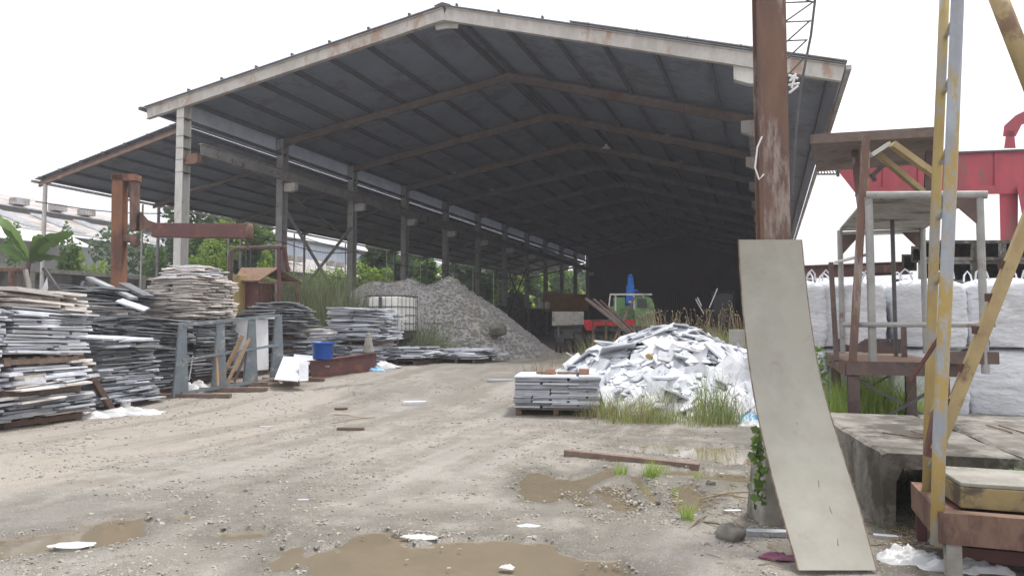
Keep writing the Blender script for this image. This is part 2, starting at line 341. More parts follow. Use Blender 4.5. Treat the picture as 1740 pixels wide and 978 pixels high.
pale = npsm(.12, -.12, sdf(PALE, UU+.25*N1, DD+.25*N1)); wet = npsm(.5, -.25, sdf(WET, UU+.3*N1, DD+.3*N1))
wet = np.maximum(wet, npsm(.35, .0, sd_)); wet = np.maximum(wet, .7*npsm(.3, -.3, sdf(FAR, UU+.4*N1, DD+.4*N1)))
mudA = npsm(.4, -.2, sdf([(1180,800),(1300,740),(1420,720),(1740,720),(1900,900),(1700,1060),(1500,1060),(1330,960),(1230,900),(1140,850)], UU+.3*N1, DD+.3*N1)); mudA = np.maximum(mudA, .8*npsm(.5, 0, sdf([(960,720),(1290,735),(1290,790),(1180,780),(1000,745)], UU+.3*N1, DD+.3*N1)))
X_ = UU*RT[0]+DD*FW[0]; Y_ = UU*RT[1]+DD*FW[1]
edgeA = npsm(.26, .0, sd_)
shadeA = npsm(-1, 2.5, Y_-Y0G)*npsm(-24, -21, X_)*(1-npsm(0, 2, X_))  # shed footprint mask: interior shade put into the dirt colour
V = np.stack([X_, Y_, Z], -1).reshape(-1, 3); nr, nc = UU.shape
idx = np.arange(nr*nc).reshape(nr, nc); F = np.stack([idx[:-1, :-1], idx[:-1, 1:], idx[1:, 1:], idx[1:, :-1]], -1).reshape(-1, 4)
me = bpy.data.meshes.new('ground'); me.vertices.add(len(V)); me.vertices.foreach_set('co', V.ravel())
me.loops.add(F.size); me.loops.foreach_set('vertex_index', F.ravel()); me.polygons.add(len(F))
me.polygons.foreach_set('loop_start', np.arange(0, F.size, 4)); me.polygons.foreach_set('loop_total', np.full(len(F), 4))
me.update(calc_edges=True); me.polygons.foreach_set('use_smooth', [True]*len(F))
for nm, A in (('pale', pale), ('wet', wet), ('mud', mudA), ('inside', shadeA), ('edge', edgeA)):
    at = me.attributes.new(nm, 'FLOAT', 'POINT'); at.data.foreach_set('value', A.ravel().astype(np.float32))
def ground_mat():
    m = bpy.data.materials.new('yard_ground'); m.use_nodes = True; t = m.node_tree; n = t.nodes; L = t.links; b = n['Principled BSDF']
    tc = n.new('ShaderNodeTexCoord')
    def nz(sc, det=6, ro=.6):
        q = n.new('ShaderNodeTexNoise'); q.inputs['Scale'].default_value = sc; q.inputs['Detail'].default_value = det; q.inputs['Roughness'].default_value = ro; L.new(tc.outputs['Object'], q.inputs['Vector']); return q.outputs['Fac']
    def rng(x, a, b_, c=0, d=1):
        q = n.new('ShaderNodeMapRange'); q.inputs[1].default_value = a; q.inputs[2].default_value = b_; q.inputs[3].default_value = c; q.inputs[4].default_value = d; L.new(x, q.inputs[0]); return q.outputs[0]
    def mix(f, a, b_):
        q = n.new('ShaderNodeMix'); q.data_type = 'RGBA'
        for k, s_ in ((6, a), (7, b_)):
            if isinstance(s_, tuple): q.inputs[k].default_value = (*s_, 1)
            else: L.new(s_, q.inputs[k])
        if isinstance(f, float): q.inputs[0].default_value = f
        else: L.new(f, q.inputs[0])
        return q.outputs[2]
    def mul(a, b_, op='MULTIPLY'):
        q = n.new('ShaderNodeMath'); q.operation = op
        for k, s_ in ((0, a), (1, b_)):
            if isinstance(s_, (int, float)): q.inputs[k].default_value = s_
            else: L.new(s_, q.inputs[k])
        return q.outputs[0]
    def attr(a):
        q = n.new('ShaderNodeAttribute'); q.attribute_name = a; return q.outputs['Fac']
    base = mix(rng(nz(.55), .35, .65), (.265,.243,.213), (.225,.213,.195))
    base = mix(rng(nz(3.5), .42, .60), base, (.205,.185,.155))
    base = mix(mul(rng(nz(1.3, 8, .75), .5, .58), .75), base, (.32,.30,.27))
    base = mix(mul(attr('pale'), rng(nz(2.2, 8, .75), .34, .56, .1, 1)), base, (.325,.29,.25))
    wetf = mul(attr('wet'), rng(nz(1.6, 7), .30, .52, .25, 1))
    mud = mul(attr('mud'), rng(nz(2.7, 8, .7), .38, .55)); base = mix(mul(mud, .8), base, (.085,.072,.055))
    mp = n.new('ShaderNodeMapping'); mp.inputs['Rotation'].default_value = (0, 0, .12); mp.inputs['Scale'].default_value = (2.2, .16, 1); L.new(tc.outputs['Object'], mp.inputs[0])
    tn = n.new('ShaderNodeTexNoise'); tn.inputs['Scale'].default_value = 1.0; tn.inputs['Detail'].default_value = 5; L.new(mp.outputs[0], tn.inputs['Vector'])
    base = mix(mul(rng(tn.outputs['Fac'], .52, .62), .55), base, (.33,.31,.285)); base = mix(mul(rng(tn.outputs['Fac'], .45, .38), .5), base, (.17,.155,.13))
    base = mix(mul(attr('edge'), rng(nz(3, 6), .3, .5, .4, .9)), base, (.12,.108,.09))
    base = mix(mul(attr('inside'), .75), base, (.07,.065,.06)); base = mix(mul(wetf, .6), base, (.165,.153,.13))  # floor under the roof painted darker to deepen the shed's shade
    vo = n.new('ShaderNodeTexVoronoi'); vo.inputs['Scale'].default_value = 38; L.new(tc.outputs['Object'], vo.inputs['Vector'])
    vb = n.new('ShaderNodeSeparateColor'); L.new(vo.outputs['Color'], vb.inputs[0])
    peb = mul(rng(vo.outputs['Distance'], .42, .28), rng(vb.outputs[0], .62, .68))
    peb = mul(peb, rng(nz(1.1), .38, .6))
    pc = mix(rng(vb.outputs[1], 0, 1), (.20,.19,.17), (.55,.52,.47))
    base = mix(mul(peb, .85), base, pc)
    v2 = n.new('ShaderNodeTexVoronoi'); v2.inputs['Scale'].default_value = 95; L.new(tc.outputs['Object'], v2.inputs['Vector'])
    v2b = n.new('ShaderNodeSeparateColor'); L.new(v2.outputs['Color'], v2b.inputs[0])
    p2 = mul(rng(v2.outputs['Distance'], .45, .3), rng(v2b.outputs[0], .5, .55))
    base = mix(mul(p2, .55), base, mix(rng(v2b.outputs[1], 0, 1), (.14,.13,.12), (.50,.47,.42)))
    L.new(base, b.inputs['Base Color'])
    L.new(rng(wetf, 0, 1, .92, .27), b.inputs['Roughness']); b.inputs['Specular IOR Level'].default_value = .4
    h = mul(mul(peb, 1.0), mul(p2, .5), 'ADD'); h = mul(h, mul(nz(60, 4), .7), 'ADD')
    bp = n.new('ShaderNodeBump'); bp.inputs['Distance'].default_value = .010; bp.inputs['Strength'].default_value = .9; L.new(h, bp.inputs['Height']); L.new(bp.outputs[0], b.inputs['Normal'])
    return m
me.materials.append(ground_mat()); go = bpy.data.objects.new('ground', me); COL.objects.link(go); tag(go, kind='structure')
wm = mat('muddy_water', (.20,.168,.12), (.18,.15,.108), .035, 1.2, spec=.9, bump=.0008, bscale=6, c3=(.21,.175,.125), c3scale=.8, c3amt=.4)
a_, b_, c_, d_ = cw(-9, 2.2, -.014), cw(6, 2.2, -.014), cw(6, 10.6, -.014), cw(-9, 10.6, -.014)
tag(MB().add([a_, b_, c_, d_], [(0,1,2,3)]).build('puddle_water', wm), kind='structure')
def gzz(px, py): return GP(px, py)
# loose gravel on the yard: nobody could count it
mb = MB(); TET = [(1,0,-.35),(-.5,.87,-.35),(-.5,-.87,-.35),(.6,.5,.5),(-.7,.1,.6),(.3,-.7,.45)]
TF = [(0,2,1),(0,1,3),(1,4,3),(1,2,4),(2,5,4),(2,0,5),(0,3,5),(3,4,5)]
pudp = [[fwd(p) for p in po] for po in PUD]
def inpud(u, d):
    for P_ in pudp:
        c = False
        for i in range(len(P_)):
            a = P_[i]; b = P_[(i+1) % len(P_)]
            if (a[1] > d) != (b[1] > d) and u < (b[0]-a[0])*(d-a[1])/(b[1]-a[1])+a[0]: c = not c
        if c: return True
    return False
cnt = 0
while cnt < 10500:
    d = 3.4+11*random.random()**1.5; u = random.uniform(-.78, .40)*d
    k = noise.noise(Vector((u*.8, d*.8, 3)))+.5*noise.noise(Vector((u*2.5, d*2.5, 9)))
    if random.random() > .35+1.3*k: continue
    if inpud(u, d) and random.random() > .03: continue
    cnt += 1; c = cw(u, d); r = (.0045+.014*random.random()**2.3)*(1+.07*d); c.z += .016+.012*noise.fractal(Vector((u, d, 0))*.9, .9, 2.1, 4)
    a = random.uniform(0, 6.28); ca, sa = math.cos(a), math.sin(a); fl = random.uniform(.4, .8)
    mb.add([(c.x+r*(x*ca-y*sa), c.y+r*(x*sa+y*ca), c.z+r*z*fl) for x, y, z in TET], TF)
o = mb.build('loose_gravel', M['pebble']); tag(o, 'loose grey and white gravel strewn over the dirt yard', 'gravel', kind='stuff')

# ================================================================== THE SHED
XL, Y0, XRG, XN, XR, XO = -21.47, 21.33, -10.09, -29.02, 0.125, 2.12
C0 = CAMZ; ZG = .5
def zl(x): return C0+8.76+.1582*(x-XL)
def zr(x): return C0+10.56-.292*(x-XRG)
def zn(x): return C0+7.83-.2155*(XL-x)
YE = Y0+66
shed = empty('open_shed', (XRG, Y0, ZG), 'huge open-fronted steel shed with grey sheet gable roof and side lean-to', 'shed')
def slab(x0, z0, x1, z1, y0, y1, th): 
    return MB().prism([(x0,z0),(x1,z1),(x1,z1+th),(x0,z0+th)], lambda p: (p[0], y1, p[1]), lambda p: (p[0], y0, p[1]))
slab(XL-1.75, zl(XL-1.75)+.16, XRG, zl(XRG)+.16, Y0-.35, YE+.3, .03).build('roof', M['roof'], shed)
slab(XRG+.002, zr(XRG)+.16, XO, zr(XO)+.16, Y0-.35, YE+.3, .03).build('roof', M['roof'], shed)
slab(XN-.45, zn(XN-.45)+.12, XL-.3, zn(XL-.3)+.12, Y0-.15, YE, .03).build('lean_to_roof', M['roof'], shed)
# ridge cap
MB().prism([(XRG-.3, zl(XRG-.3)+.2),(XRG, zl(XRG)+.24),(XRG+.3, zr(XRG+.3)+.2),(XRG, zl(XRG)+.215)], lambda p:(p[0], YE, p[1]), lambda p:(p[0], Y0-.42, p[1])).build('ridge_cap', M['roof_top'], shed)
# purlins
for k in range(9):
    x = XL-1.6+k*1.6 if k < 8 else XRG-.22
    MB().bar((x, Y0-.08, zl(x)+.06), (x, YE, zl(x)+.06), .09, .19).build('purlin', M['purlin'], shed)
for k in range(8):
    x = XRG+.25+k*1.66
    MB().bar((x, Y0-.08, zr(x)+.06), (x, YE, zr(x)+.06), .09, .19).build('purlin', M['purlin'], shed)
for k in range(7):
    x = XN-.1+k*1.2
    MB().bar((x, Y0-.25, zn(x)+.06), (x, YE, zn(x)+.06), .06, .11).build('purlin', M['purlin'], shed)
# gutters
MB().bar((XL-1.82, Y0-.45, zl(XL-1.82)+.1), (XL-1.82, YE, zl(XL-1.82)+.1), .16, .12).build('gutter', M['dark_steel'], shed)
MB().bar((XO+.09, Y0-.3, zr(XO)+.06), (XO+.09, YE, zr(XO)+.06), .14, .12).build('gutter', M['roof_top'], shed)
MB().bar((XN-.55, Y0-.2, zn(XN-.55)+.06), (XN-.55, YE, zn(XN-.55)+.06), .12, .1).build('gutter', M['roof_top'], shed)
for i in range(12):
    y = Y0+6*i; h = .45 if i == 0 else .36; mm = M['rake'] if i == 0 else M['rafter']
    xa = XL-1.7 if i == 0 else XL
    up_ = .135 if i == 0 else 0; yr = Y0-.2 if i == 0 else y
    MB().ibeam((xa, yr, zl(xa)-h/2+up_), (XRG, yr, zl(XRG)-h/2+up_), .18, h).build('rafter', mm, shed)
    xb = XO-.05 if i == 0 else XR
    MB().ibeam((XRG, yr+.003, zr(XRG)-h/2+up_), (xb, yr+.003, zr(xb)-h/2+up_), .18, h).build('rafter', mm, shed)
    MB().prism([(-.5,-.1),(.0,0),(.5,-.15),(.4,-.15-h*.9),(0,-h*1.1),(-.4,-.1-h*.9)], lambda p:(XRG+p[0], y+.03, zl(XRG)+p[1]-.01), lambda p:(XRG+p[0], y-.03, zl(XRG)+p[1]-.01)).build('ridge_gusset', mm, shed)
    MB().ibeam((XN-.4, y, zn(XN-.4)-.1), (XL-.2, y, zn(XL-.2)-.12), .12, .2).build('lean_to_rafter', M['rake_rust'] if i == 0 else M['rafter'], shed)
    cm = M['pale_steel'] if i == 0 else M['col']
    top = zl(XL)+(.22 if i == 0 else -.02)
    MB().ibeam((XL, y, ZG-.2), (XL, y, top), .36, .40, .025, up=(0,1,0)).build('column', cm, shed)
    MB().ibeam((XR, y, 0), (XR, y, zr(XR)-.3), .30, .36, .025, up=(1,0,0)).build('column', M['col'], shed)
    # crane corbels
    MB().prism([(0,0),(.62,0),(.62,-.34),(.5,-.40),(0,-.40)], lambda p:(XL+.19+p[0], y+.12, C0+6.63+p[1]), lambda p:(XL+.19+p[0], y-.12, C0+6.63+p[1])).build('corbel', M['rust_sheet'] if i == 0 else M['pale_steel'], shed)
    zc = C0+ (7.55 if i == 0 else 7.55)
    MB().prism([(0,0),(-.75,0),(-.75,-.42),(-.3,-.6),(0,-.6)], lambda p:(XR-.19+p[0], y+.15, zc+p[1]), lambda p:(XR-.19+p[0], y-.15, zc+p[1])).build('corbel', M['pale_steel'], shed)
    if i < 11:   # lean-to posts and their down pipes
        MB().tube([(XN, y, ZG-.3), (XN, y, zn(XN)-.2)], .085 if i == 0 else .075, 8).build('lean_to_post', M['pale_steel'] if i == 0 else M['col'], shed)
        if i: MB().tube([(XN-.25, y-.75, ZG-.3), (XN-.25, y-.75, zn(XN-.3)-.15)], .045, 8).build('down_pipe', M['pale_steel'], shed)
for k, z in enumerate((8.06, 7.35, 6.88, 6.42, 5.93)):
    MB().box((XL, Y0, C0+z), (.44, .40, .025)).build('column_band', M['band'], shed)
# crane runway beam on the left columns, eave strut, translucent strip
MB().ibeam((XL+.62, Y0+.25, C0+6.88), (XL+.62, YE-1, C0+6.88), .22, .46, .03).build('runway_beam', M['col'], shed)
MB().ibeam((XR-.62, Y0+6.2, C0+7.8), (XR-.62, YE-1, C0+7.8), .22, .46, .03).build('runway_beam', M['col'], shed)
MB().bar((XL+.05, Y0+.2, zl(XL)-.75), (XL+.05, YE, zl(XL)-.75), .08, .14).build('eave_strut', M['purlin'], shed)
for i in range(11):
    y = Y0+6*i
    MB().lohi((XL-.24, y+.22, zn(XL)+.16), (XL-.225, y+5.78, zl(XL)+.10)).build('skylight_strip', M['skylight'], shed)
def brace(a, b, r=.045): MB().bar(a, b, r*1.7, r*2.4).build('brace', M['dark_steel'] if a[1] > Y0+30 else M['col'], shed)
for i in (1, 6):
    y = Y0+6*i
    brace((XL-.05, y+.2, C0+5.6), (XL-.05, y+5.8, C0+.5), .055); brace((XL+.05, y+.2, C0+.5), (XL+.05, y+5.8, C0+5.3), .055)
brace((XL-.2, Y0+.1, C0+5.2), (XL-2.6, Y0+6, zn(XL-2.6)-.2), .04)
for k in range(3): brace((XL-1.5-2*k, Y0+6.1+6*k, zn(XL-1.5-2*k)-.2), (XL-3.3-2*k, Y0+11.9+6*k, zn(XL-3.3-2*k)-.2), .035)
# end wall, right wall, low wall along the far left side
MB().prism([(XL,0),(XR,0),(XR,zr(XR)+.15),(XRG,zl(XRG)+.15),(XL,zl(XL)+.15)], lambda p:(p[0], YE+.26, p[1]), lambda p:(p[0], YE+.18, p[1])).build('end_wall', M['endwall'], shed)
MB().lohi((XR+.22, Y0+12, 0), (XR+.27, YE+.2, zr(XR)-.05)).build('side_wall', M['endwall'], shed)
MB().lohi((XL-.12, Y0+31, ZG-.1), (XL+.08, YE-6.2, 3.1)).build('low_wall', M['conc'], shed)
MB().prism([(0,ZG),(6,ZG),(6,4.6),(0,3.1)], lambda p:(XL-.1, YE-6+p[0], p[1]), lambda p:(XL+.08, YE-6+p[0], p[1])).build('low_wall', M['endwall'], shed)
dw = MB().lohi((-6.1, YE-.1, ZG), (-3.9, YE+.2, 5.2)).build('door', M['glass'], shed)
fr = MB().lohi((-6.35, YE-.14, ZG), (-6.1, YE+.2, 5.3)).lohi((-3.9, YE-.14, ZG), (-3.65, YE+.2, 5.3)).lohi((-6.35, YE-.15, 5.2), (-3.65, YE+.2, 5.5)).build('door_frame', M['col']); fr.parent = dw
# purlin end cleats on the front rake
for k in range(7):
    x = XL+.5+k*1.6
    MB().box((x, Y0-.3, zl(x)+.24), (.07, .12, .09)).build('roof_cleat', M['dark_steel'], shed)
for k in range(7):
    x = XRG+.5+k*1.5
    MB().box((x, Y0-.3, zr(x)+.24), (.06, .12, .08)).build('roof_cleat', M['dark_steel'], shed)
sh2 = slab(XRG+4.4, zr(XRG+4.4)+.22, XO+.05, zr(XO+.05)+.22, Y0-.42, Y0+8, .02).build('roof_overlap_sheet', M['roof_top'], shed)
# pendant lamps under the rafters (unlit)
for n_, (px, py, i) in enumerate([(683,262,2),(770,293,3),(1133,230,2),(1157,277,3),(838,322,4),(1030,250,2)]):
    dpt = None
    y = Y0+6*i+.3; l, up = ray(px, py); # forward distance where the ray meets the plane Y = y
    d = y/(l*RT[1]+FW[1]); p = P(px, py, d)
    L_ = empty('pendant_lamp', p, 'unlit white shop lamp hanging under the shed roof, %s' % ['left end of the third rafter','above the gravel heap side','right of the ridge near the front','right side deeper in','far left over the columns','just right of the ridge line'][n_], 'lamp', 'lamps hanging under the shed roof')
    MB().lathe(p, [(.03,.16),(.06,.14),(.08,.05),(.22,-.06),(.215,-.075),(.05,-.03)], 14).build('lamp_shade', M['whitemetal'], L_, True)
    rz = (zl(p.x) if p.x < XRG else zr(p.x))
    MB().tube([(p.x, p.y, p.z+.15), (p.x, p.y, rz+.02)], .012, 6).build('stem', M['dark_steel'], L_)
# ================================================================== surroundings beyond the shed
# warehouse on the left, its ridge parallel to the shed
wh = empty('warehouse', (-44, 28, .5), 'long low warehouse with weathered corrugated roof beyond the left wall', 'warehouse')
def plane(x0, z0, x1, z1, y0, y1, th=.06): return MB().prism([(x0,z0),(x1,z1),(x1,z1+th),(x0,z0+th)], lambda p:(p[0],y1,p[1]), lambda p:(p[0],y0,p[1]))
plane(-43.2, C0+5.95, -48.2, C0+7.6, 12, 43).build('roof', M['roof_top'], wh)
plane(-48.3, C0+8.05, -55, C0+9.9, 10, 43).build('roof', M['roof_top'], wh)
MB().lohi((-48.5, 12, C0+7.4), (-48.35, 43, C0+8.05)).build('clerestory', M['dark_steel'], wh)
MB().lohi((-60, 12.5, .3), (-44, 42.5, C0+5.9)).build('wall', M['housewall'], wh)
for k in range(4): plane(-43.5-.1, C0+6.16+.02, -47.9, C0+7.56+.08, 31+3.2*k, 31.9+3.2*k, .1).build('roof_patch', M['skylight'], wh)
for k, yy in enumerate((33.4, 36.2, 38.5)): MB().lohi((-48.9, yy, C0+8.25), (-48.1, yy+.9, C0+8.7)).build('roof_vent', M['roof_top'], wh)
plane(-40.8, C0+4.9, -43.3, C0+5.9, 24, 33.4, .05).build('awning', M['whitepanel'], wh)
w2 = empty('factory_building', (-42, 58, .5), 'blue-grey clad factory with pale tiled lower roof seen under the lean-to', 'building')
MB().lohi((-52, 46, .3), (-42, 80, C0+7.9)).build('wall', M['bluewall'], w2)
MB().lohi((-52.2, 45.8, C0+7.9), (-41.8, 80.2, C0+8.15)).build('parapet', M['dark_steel'], w2)
plane(-35.5, C0+4.2, -41.9, C0+6.3, 46, 79).build('roof', M['roof_top'], w2)
for k in range(3):
    for q in (0, 1):
        MB().lohi((-38.9, 50+6*k+1.3*q, C0+5.5), (-38.2, 50.7+6*k+1.3*q, C0+5.95)).build('roof_vent', M['roof_top'], w2)
MB().lohi((-41.5, 46.5, .3), (-36, 78, C0+4.3)).build('annex_wall', M['housewall'], w2)
# boundary wall with piers
fw_ = empty('boundary_wall', (-31, 22, .5), 'grimy dark concrete boundary wall with piers behind the slab stacks', 'wall')
MB().lohi((-31.2, 6, .2), (-31, 52, C0+2.35)).build('wall_panel', M['wall'], fw_)
MB().lohi((-31.25, 6, C0+2.36), (-30.9, 52, C0+2.55)).build('coping', M['conc'], fw_)
for k in range(15): MB().lohi((-31.02, 7+3*k, .2), (-30.85, 7.35+3*k, C0+2.34)).build('pier', M['conc'], fw_)

def crown(c, rx, ry, rz_, n, clumps=14):
    pts = []; cs = [(NR.normal(size=3)*.42, NR.uniform(.28, .5)) for _ in range(clumps)]
    for q, r in cs:
        m_ = n//clumps; d = NR.normal(size=(m_, 3)); d /= np.linalg.norm(d, axis=1)[:, None]; rr = r*NR.uniform(.45, 1.0, m_)[:, None]**.6
        pts.append(q+d*rr)
    p = np.concatenate(pts); return p*np.array([rx, ry, rz_])+np.array(c)
def DX(px, X):
    t = math.tan(YAW+math.atan((870-px)/FPX)); y = -X/t; return X*FW[0]+y*FW[1]
def tree(px, X, rowtop, width_, name, label, m, n=5000, leaf=.28, group=None, kindn='tree', trunk=.5, low=.35):
    d = DX(px, X); b = G(px, d); leaf *= d/38; top = P(px, rowtop, d).z; H = top-b.z; w_ = width_*d/FPX*(.8 if kindn == 'shrub' else .95)
    e = empty(name, b, label, kindn, group)
    cz = b.z+H*(.5+low*.5); hh = H*(1-low)*.62
    pts = crown((b.x, b.y, cz), w_*.62, w_*.62, hh, n)
    leafmesh('crown', m, pts, leaf, parent=e)
    t = MB(); t.tube([b+Vector((0,0,-.2)), b+Vector((.05*H*.3,0,H*.3)), b+Vector((0,.04*H,H*.6)), b+Vector((.02*H,0,H*.85))], [.035*H*trunk+.04,.028*H*trunk+.03,.015*H*trunk+.02,.01], 8)
    for k in range(7):
        a = k*2.4; z0 = H*(.3+.06*k); t.tube([b+Vector((0,0,z0)), b+Vector((math.cos(a)*w_*.25, math.sin(a)*w_*.25, z0+H*.12)), b+Vector((math.cos(a)*w_*.45, math.sin(a)*w_*.45, z0+H*.22))], [.012*H*trunk+.015, .01*H*trunk+.01, .005], 6)
    t.build('trunk', M['bark'], e)
    return e
TG = 'trees and shrubs beyond the shed and boundary wall'
tree(330, -37, 345, 170, 'tree', 'dark leafy tree between the pale front column and the jib beam', M['leafdark'], 9000, .30, TG)
tree(425, -35, 362, 110, 'tree', 'mid green tree right of the jib beam end', M['leaf'], 6000, .30, TG)
tree(655, -33, 418, 100, 'tree', 'dark green tree behind the fourth shed column', M['leafdark'], 5000, .40, TG)
tree(720, -33.5, 430, 100, 'tree', 'green tree above the left shoulder of the gravel heap', M['leaf'], 5000, .42, TG)
tree(800, -34, 438, 110, 'tree', 'dark tree behind the crest of the gravel heap', M['leafdark'], 5000, .45, TG)
tree(865, -34, 445, 90, 'tree', 'dark tree seen between the far shed columns', M['leafdark'], 4000, .5, TG)
tree(935, -34, 450, 70, 'tree', 'pale green tree seen above the orange container', M['leaf'], 4000, .5, TG)
tree(985, -35, 470, 30, 'tree', 'low far tree in the last bright opening of the shed', M['leafdark'], 1500, .5, TG)
SG = 'shrubs beyond the boundary wall'
tree(110, -34, 408, 44, 'shrub', 'round green shrub left of the pale lean-to post foot', M['leaf'], 4000, .22, SG, 'shrub', low=.1)
tree(30, -34, 425, 60, 'shrub', 'small shrub in the far left corner below the banana leaves', M['leaf'], 2500, .22, SG, 'shrub', low=.1)
tree(150, -33, 452, 40, 'shrub', 'yellow-green weed bush on top of the boundary wall', M['leaflight'], 2000, .18, SG, 'shrub', low=.1)
tree(268, -34, 430, 45, 'shrub', 'bright green shrub left of the pale front column', M['leaf'], 4500, .2, SG, 'shrub', low=.1)
tree(355, -33, 405, 105, 'shrub', 'yellow-green shrub under the maroon jib beam', M['leaflight'], 6500, .2, SG, 'shrub', low=.1)
tree(440, -32.5, 425, 70, 'shrub', 'bright green bush behind the rusty pipe arch', M['leaflight'], 5000, .2, SG, 'shrub', low=.1)
tree(560, -32, 445, 120, 'shrub', 'yellow-green bush behind the reeds and crossed braces', M['leaflight'], 8000, .2, SG, 'shrub', low=.05)
tree(640, -31.8, 462, 75, 'shrub', 'light green bush left of the gravel heap', M['leaflight'], 4500, .2, SG, 'shrub', low=.05)
tree(745, -31.5, 470, 60, 'shrub', 'yellow-green bush behind the gravel heap', M['leaflight'], 2500, .3, SG, 'shrub', low=.05)
tree(840, -31.5, 486, 60, 'shrub', 'yellow-green bush right of the gravel heap crest', M['leaflight'], 2500, .3, SG, 'shrub', low=.05)
tree(880, -31.5, 478, 55, 'shrub', 'bright bush behind the far crossed braces', M['leaflight'], 2500, .3, SG, 'shrub', low=.05)
tree(915, -31.5, 476, 45, 'shrub', 'bright bush beyond the low wall', M['leaflight'], 2000, .3, SG, 'shrub', low=.05)
tree(960, -31.5, 480, 45, 'shrub', 'sunlit bush above the orange container', M['leaflight'], 2000, .35, SG, 'shrub', low=.05)
# far tree belt behind everything (reads as one mass)
pts = []
for k in range(130):
    y = -30+k*2.2; x = -95+12*math.sin(k*1.7); h = 5+3*noise.noise(Vector((k*.31, 2, 1)))+2.5*noise.noise(Vector((k*.9, 5, 1)))
    pts.append(NR.normal(size=(160, 3))*np.array([1.8, 1.8, h*.3])+np.array([x, y, h*.55]))
tag(leafmesh('far_woodland', M['leafdark'], np.concatenate(pts), 1.0), 'far line of dark trees on the left horizon', 'woodland', kind='stuff')
pts = []
for k in range(70):
    x = -60+k*2.2; h = 4+2*noise.noise(Vector((k*.31, 7, 1)))
    pts.append(NR.normal(size=(160, 3))*np.array([1.8, 1.8, h*.3])+np.array([x, 150, h*.6]))
tag(leafmesh('far_woodland', M['leafdark'], np.concatenate(pts), 1.1), 'far line of low trees beyond the end of the shed and the yard', 'woodland', kind='stuff')
# banana plant
bp_ = empty('banana_plant', G(45, 27), 'banana plant with broad torn leaves at the left edge', 'banana plant')
b0 = P(45, 470, 27)
MB().tube([G(45, 27), b0, P(50, 440, 27)], [.14, .11, .07], 10).build('trunk', M['bark'], bp_)
def broadleaf(a, c, b, wd):
    mb = MB(); a, b, c = Vector(a), Vector(b), Vector(c); n = 12; rows = []
    side = (b-a).cross(Vector((0,0,1))).normalized()*.5+Vector((0,0,.5)); side.normalize()
    for k in range(n+1):
        t = k/n; p = a*(1-t)**2+c*2*t*(1-t)+b*t*t; ww = wd*math.sin(math.pi*min(1, t*.9+.08))**.7*(1 if k % 3 else .72)
        rows += [p-side*ww+Vector((0,0,-.1*ww)), p, p+side*ww]
    mb.add(rows, [(3*k+j, 3*k+j+1, 3*k+j+4, 3*k+j+3) for k in range(n) for j in (0, 1)]); return mb
for a, c, b, w_ in (((50,440),(25,390),(-15,362),.42),((50,440),(35,400),(5,372),.3),((52,440),(70,405),(125,396),.30),((48,442),(30,425),(-20,415),.3),((52,442),(60,380),(95,420),.22),((50,445),(60,430),(110,440),.2)):
    broadleaf(P(*a, 27), P(*c, 27), P(*b, 26.5), w_).build('leaf', M['leaf'], bp_)
# overhead cables
def cable(pts, label, r=.02):
    mb = MB(); 
    for a, b in zip(pts[:-1], pts[1:]):
        a, b = P(*a), P(*b); n = 10; L_ = []
        for k in range(n+1):
            t = k/n; q = a.lerp(b, t); q.z -= .35*math.sin(math.pi*t)*min(1, (b-a).length/10); L_.append(q)
        mb.tube(L_, r, 5)
    return tag(mb.build('overhead_cable', M['cable']), label, 'cable', 'cables strung along the lean-to')
cable([(60,342,25),(315,362,28),(482,412,30),(603,428,36),(757,455,44)], 'black cable sagging from the lean-to post past the jib crane')
cable([(430,395,31),(520,405,36),(690,432,44),(930,480,60)], 'thin black cable along the lean-to eave behind the columns')
# ================================================================== grit pile, reeds
A1, A2, A3 = np.array([-2.0, 23.0]), np.array([-3.5, 23.9]), np.array([-5.1, 24.6])
def pileh(u, d):
    p = np.array([u, d]); 
    n_ = noise.fractal(Vector((u*.9, d*.9, 4)), .9, 2.1, 4)
    h1 = 2.72-.75*np.linalg.norm(p-A1)-.05
    t = np.clip(((p-A2)@(A3-A2))/((A3-A2)@(A3-A2)), 0, 1); h2 = 2.66-.66*np.linalg.norm(p-A2-t*(A3-A2))
    t = np.clip(((p-A1)@(A2-A1))/((A2-A1)@(A2-A1)), 0, 1); h3 = 2.5-.72*np.linalg.norm(p-A1-t*(A2-A1))
    h = np.logaddexp(np.logaddexp(h1*5, h2*5), h3*5)/5-.08
    h = np.logaddexp(h*6, -.6)/6-.07
    return h+.11*n_*min(1, max(0, h*2))
gu = np.linspace(-8.8, 2.6, 170); gd = np.linspace(18.4, 29.5, 150); mb = MB(); vs_ = []
for d in gd:
    for u in gu: vs_.append(cw(u, d, rise(d, u)+pileh(u, d)-.03+.022*noise.noise(Vector((u*9, d*9, 1)))))
nu = len(gu); mb.add(vs_, [(r*nu+c, r*nu+c+1, (r+1)*nu+c+1, (r+1)*nu+c) for r in range(len(gd)-1) for c in range(nu-1)])
gp_ = mb.build('gravel_heap', M['gravel'], None, True); tag(gp_, 'tall grey-brown gravel heap with two crests at the shed mouth', 'gravel heap', kind='stuff')
mb = MB(); k = 0
while k < 7000:
    u = random.uniform(-7, 1.6); d = random.uniform(18.9, 24.6); h = pileh(u, d)
    if h < .03 and random.random() > .15: continue
    k += 1; r = random.uniform(.018, .055) if u > -2.5 else random.uniform(.012, .035); c = cw(u, d); c.z += h; a = random.uniform(0, 6.28); ca, sa = math.cos(a), math.sin(a)
    mb.add([(c.x+r*(x*ca-y*sa), c.y+r*(x*sa+y*ca), c.z+r*z) for x, y, z in TET], TF)
o = mb.build('heap_stones', M['gravel'], None); tag(o, 'coarse stones covering the gravel heap', 'gravel', kind='stuff')
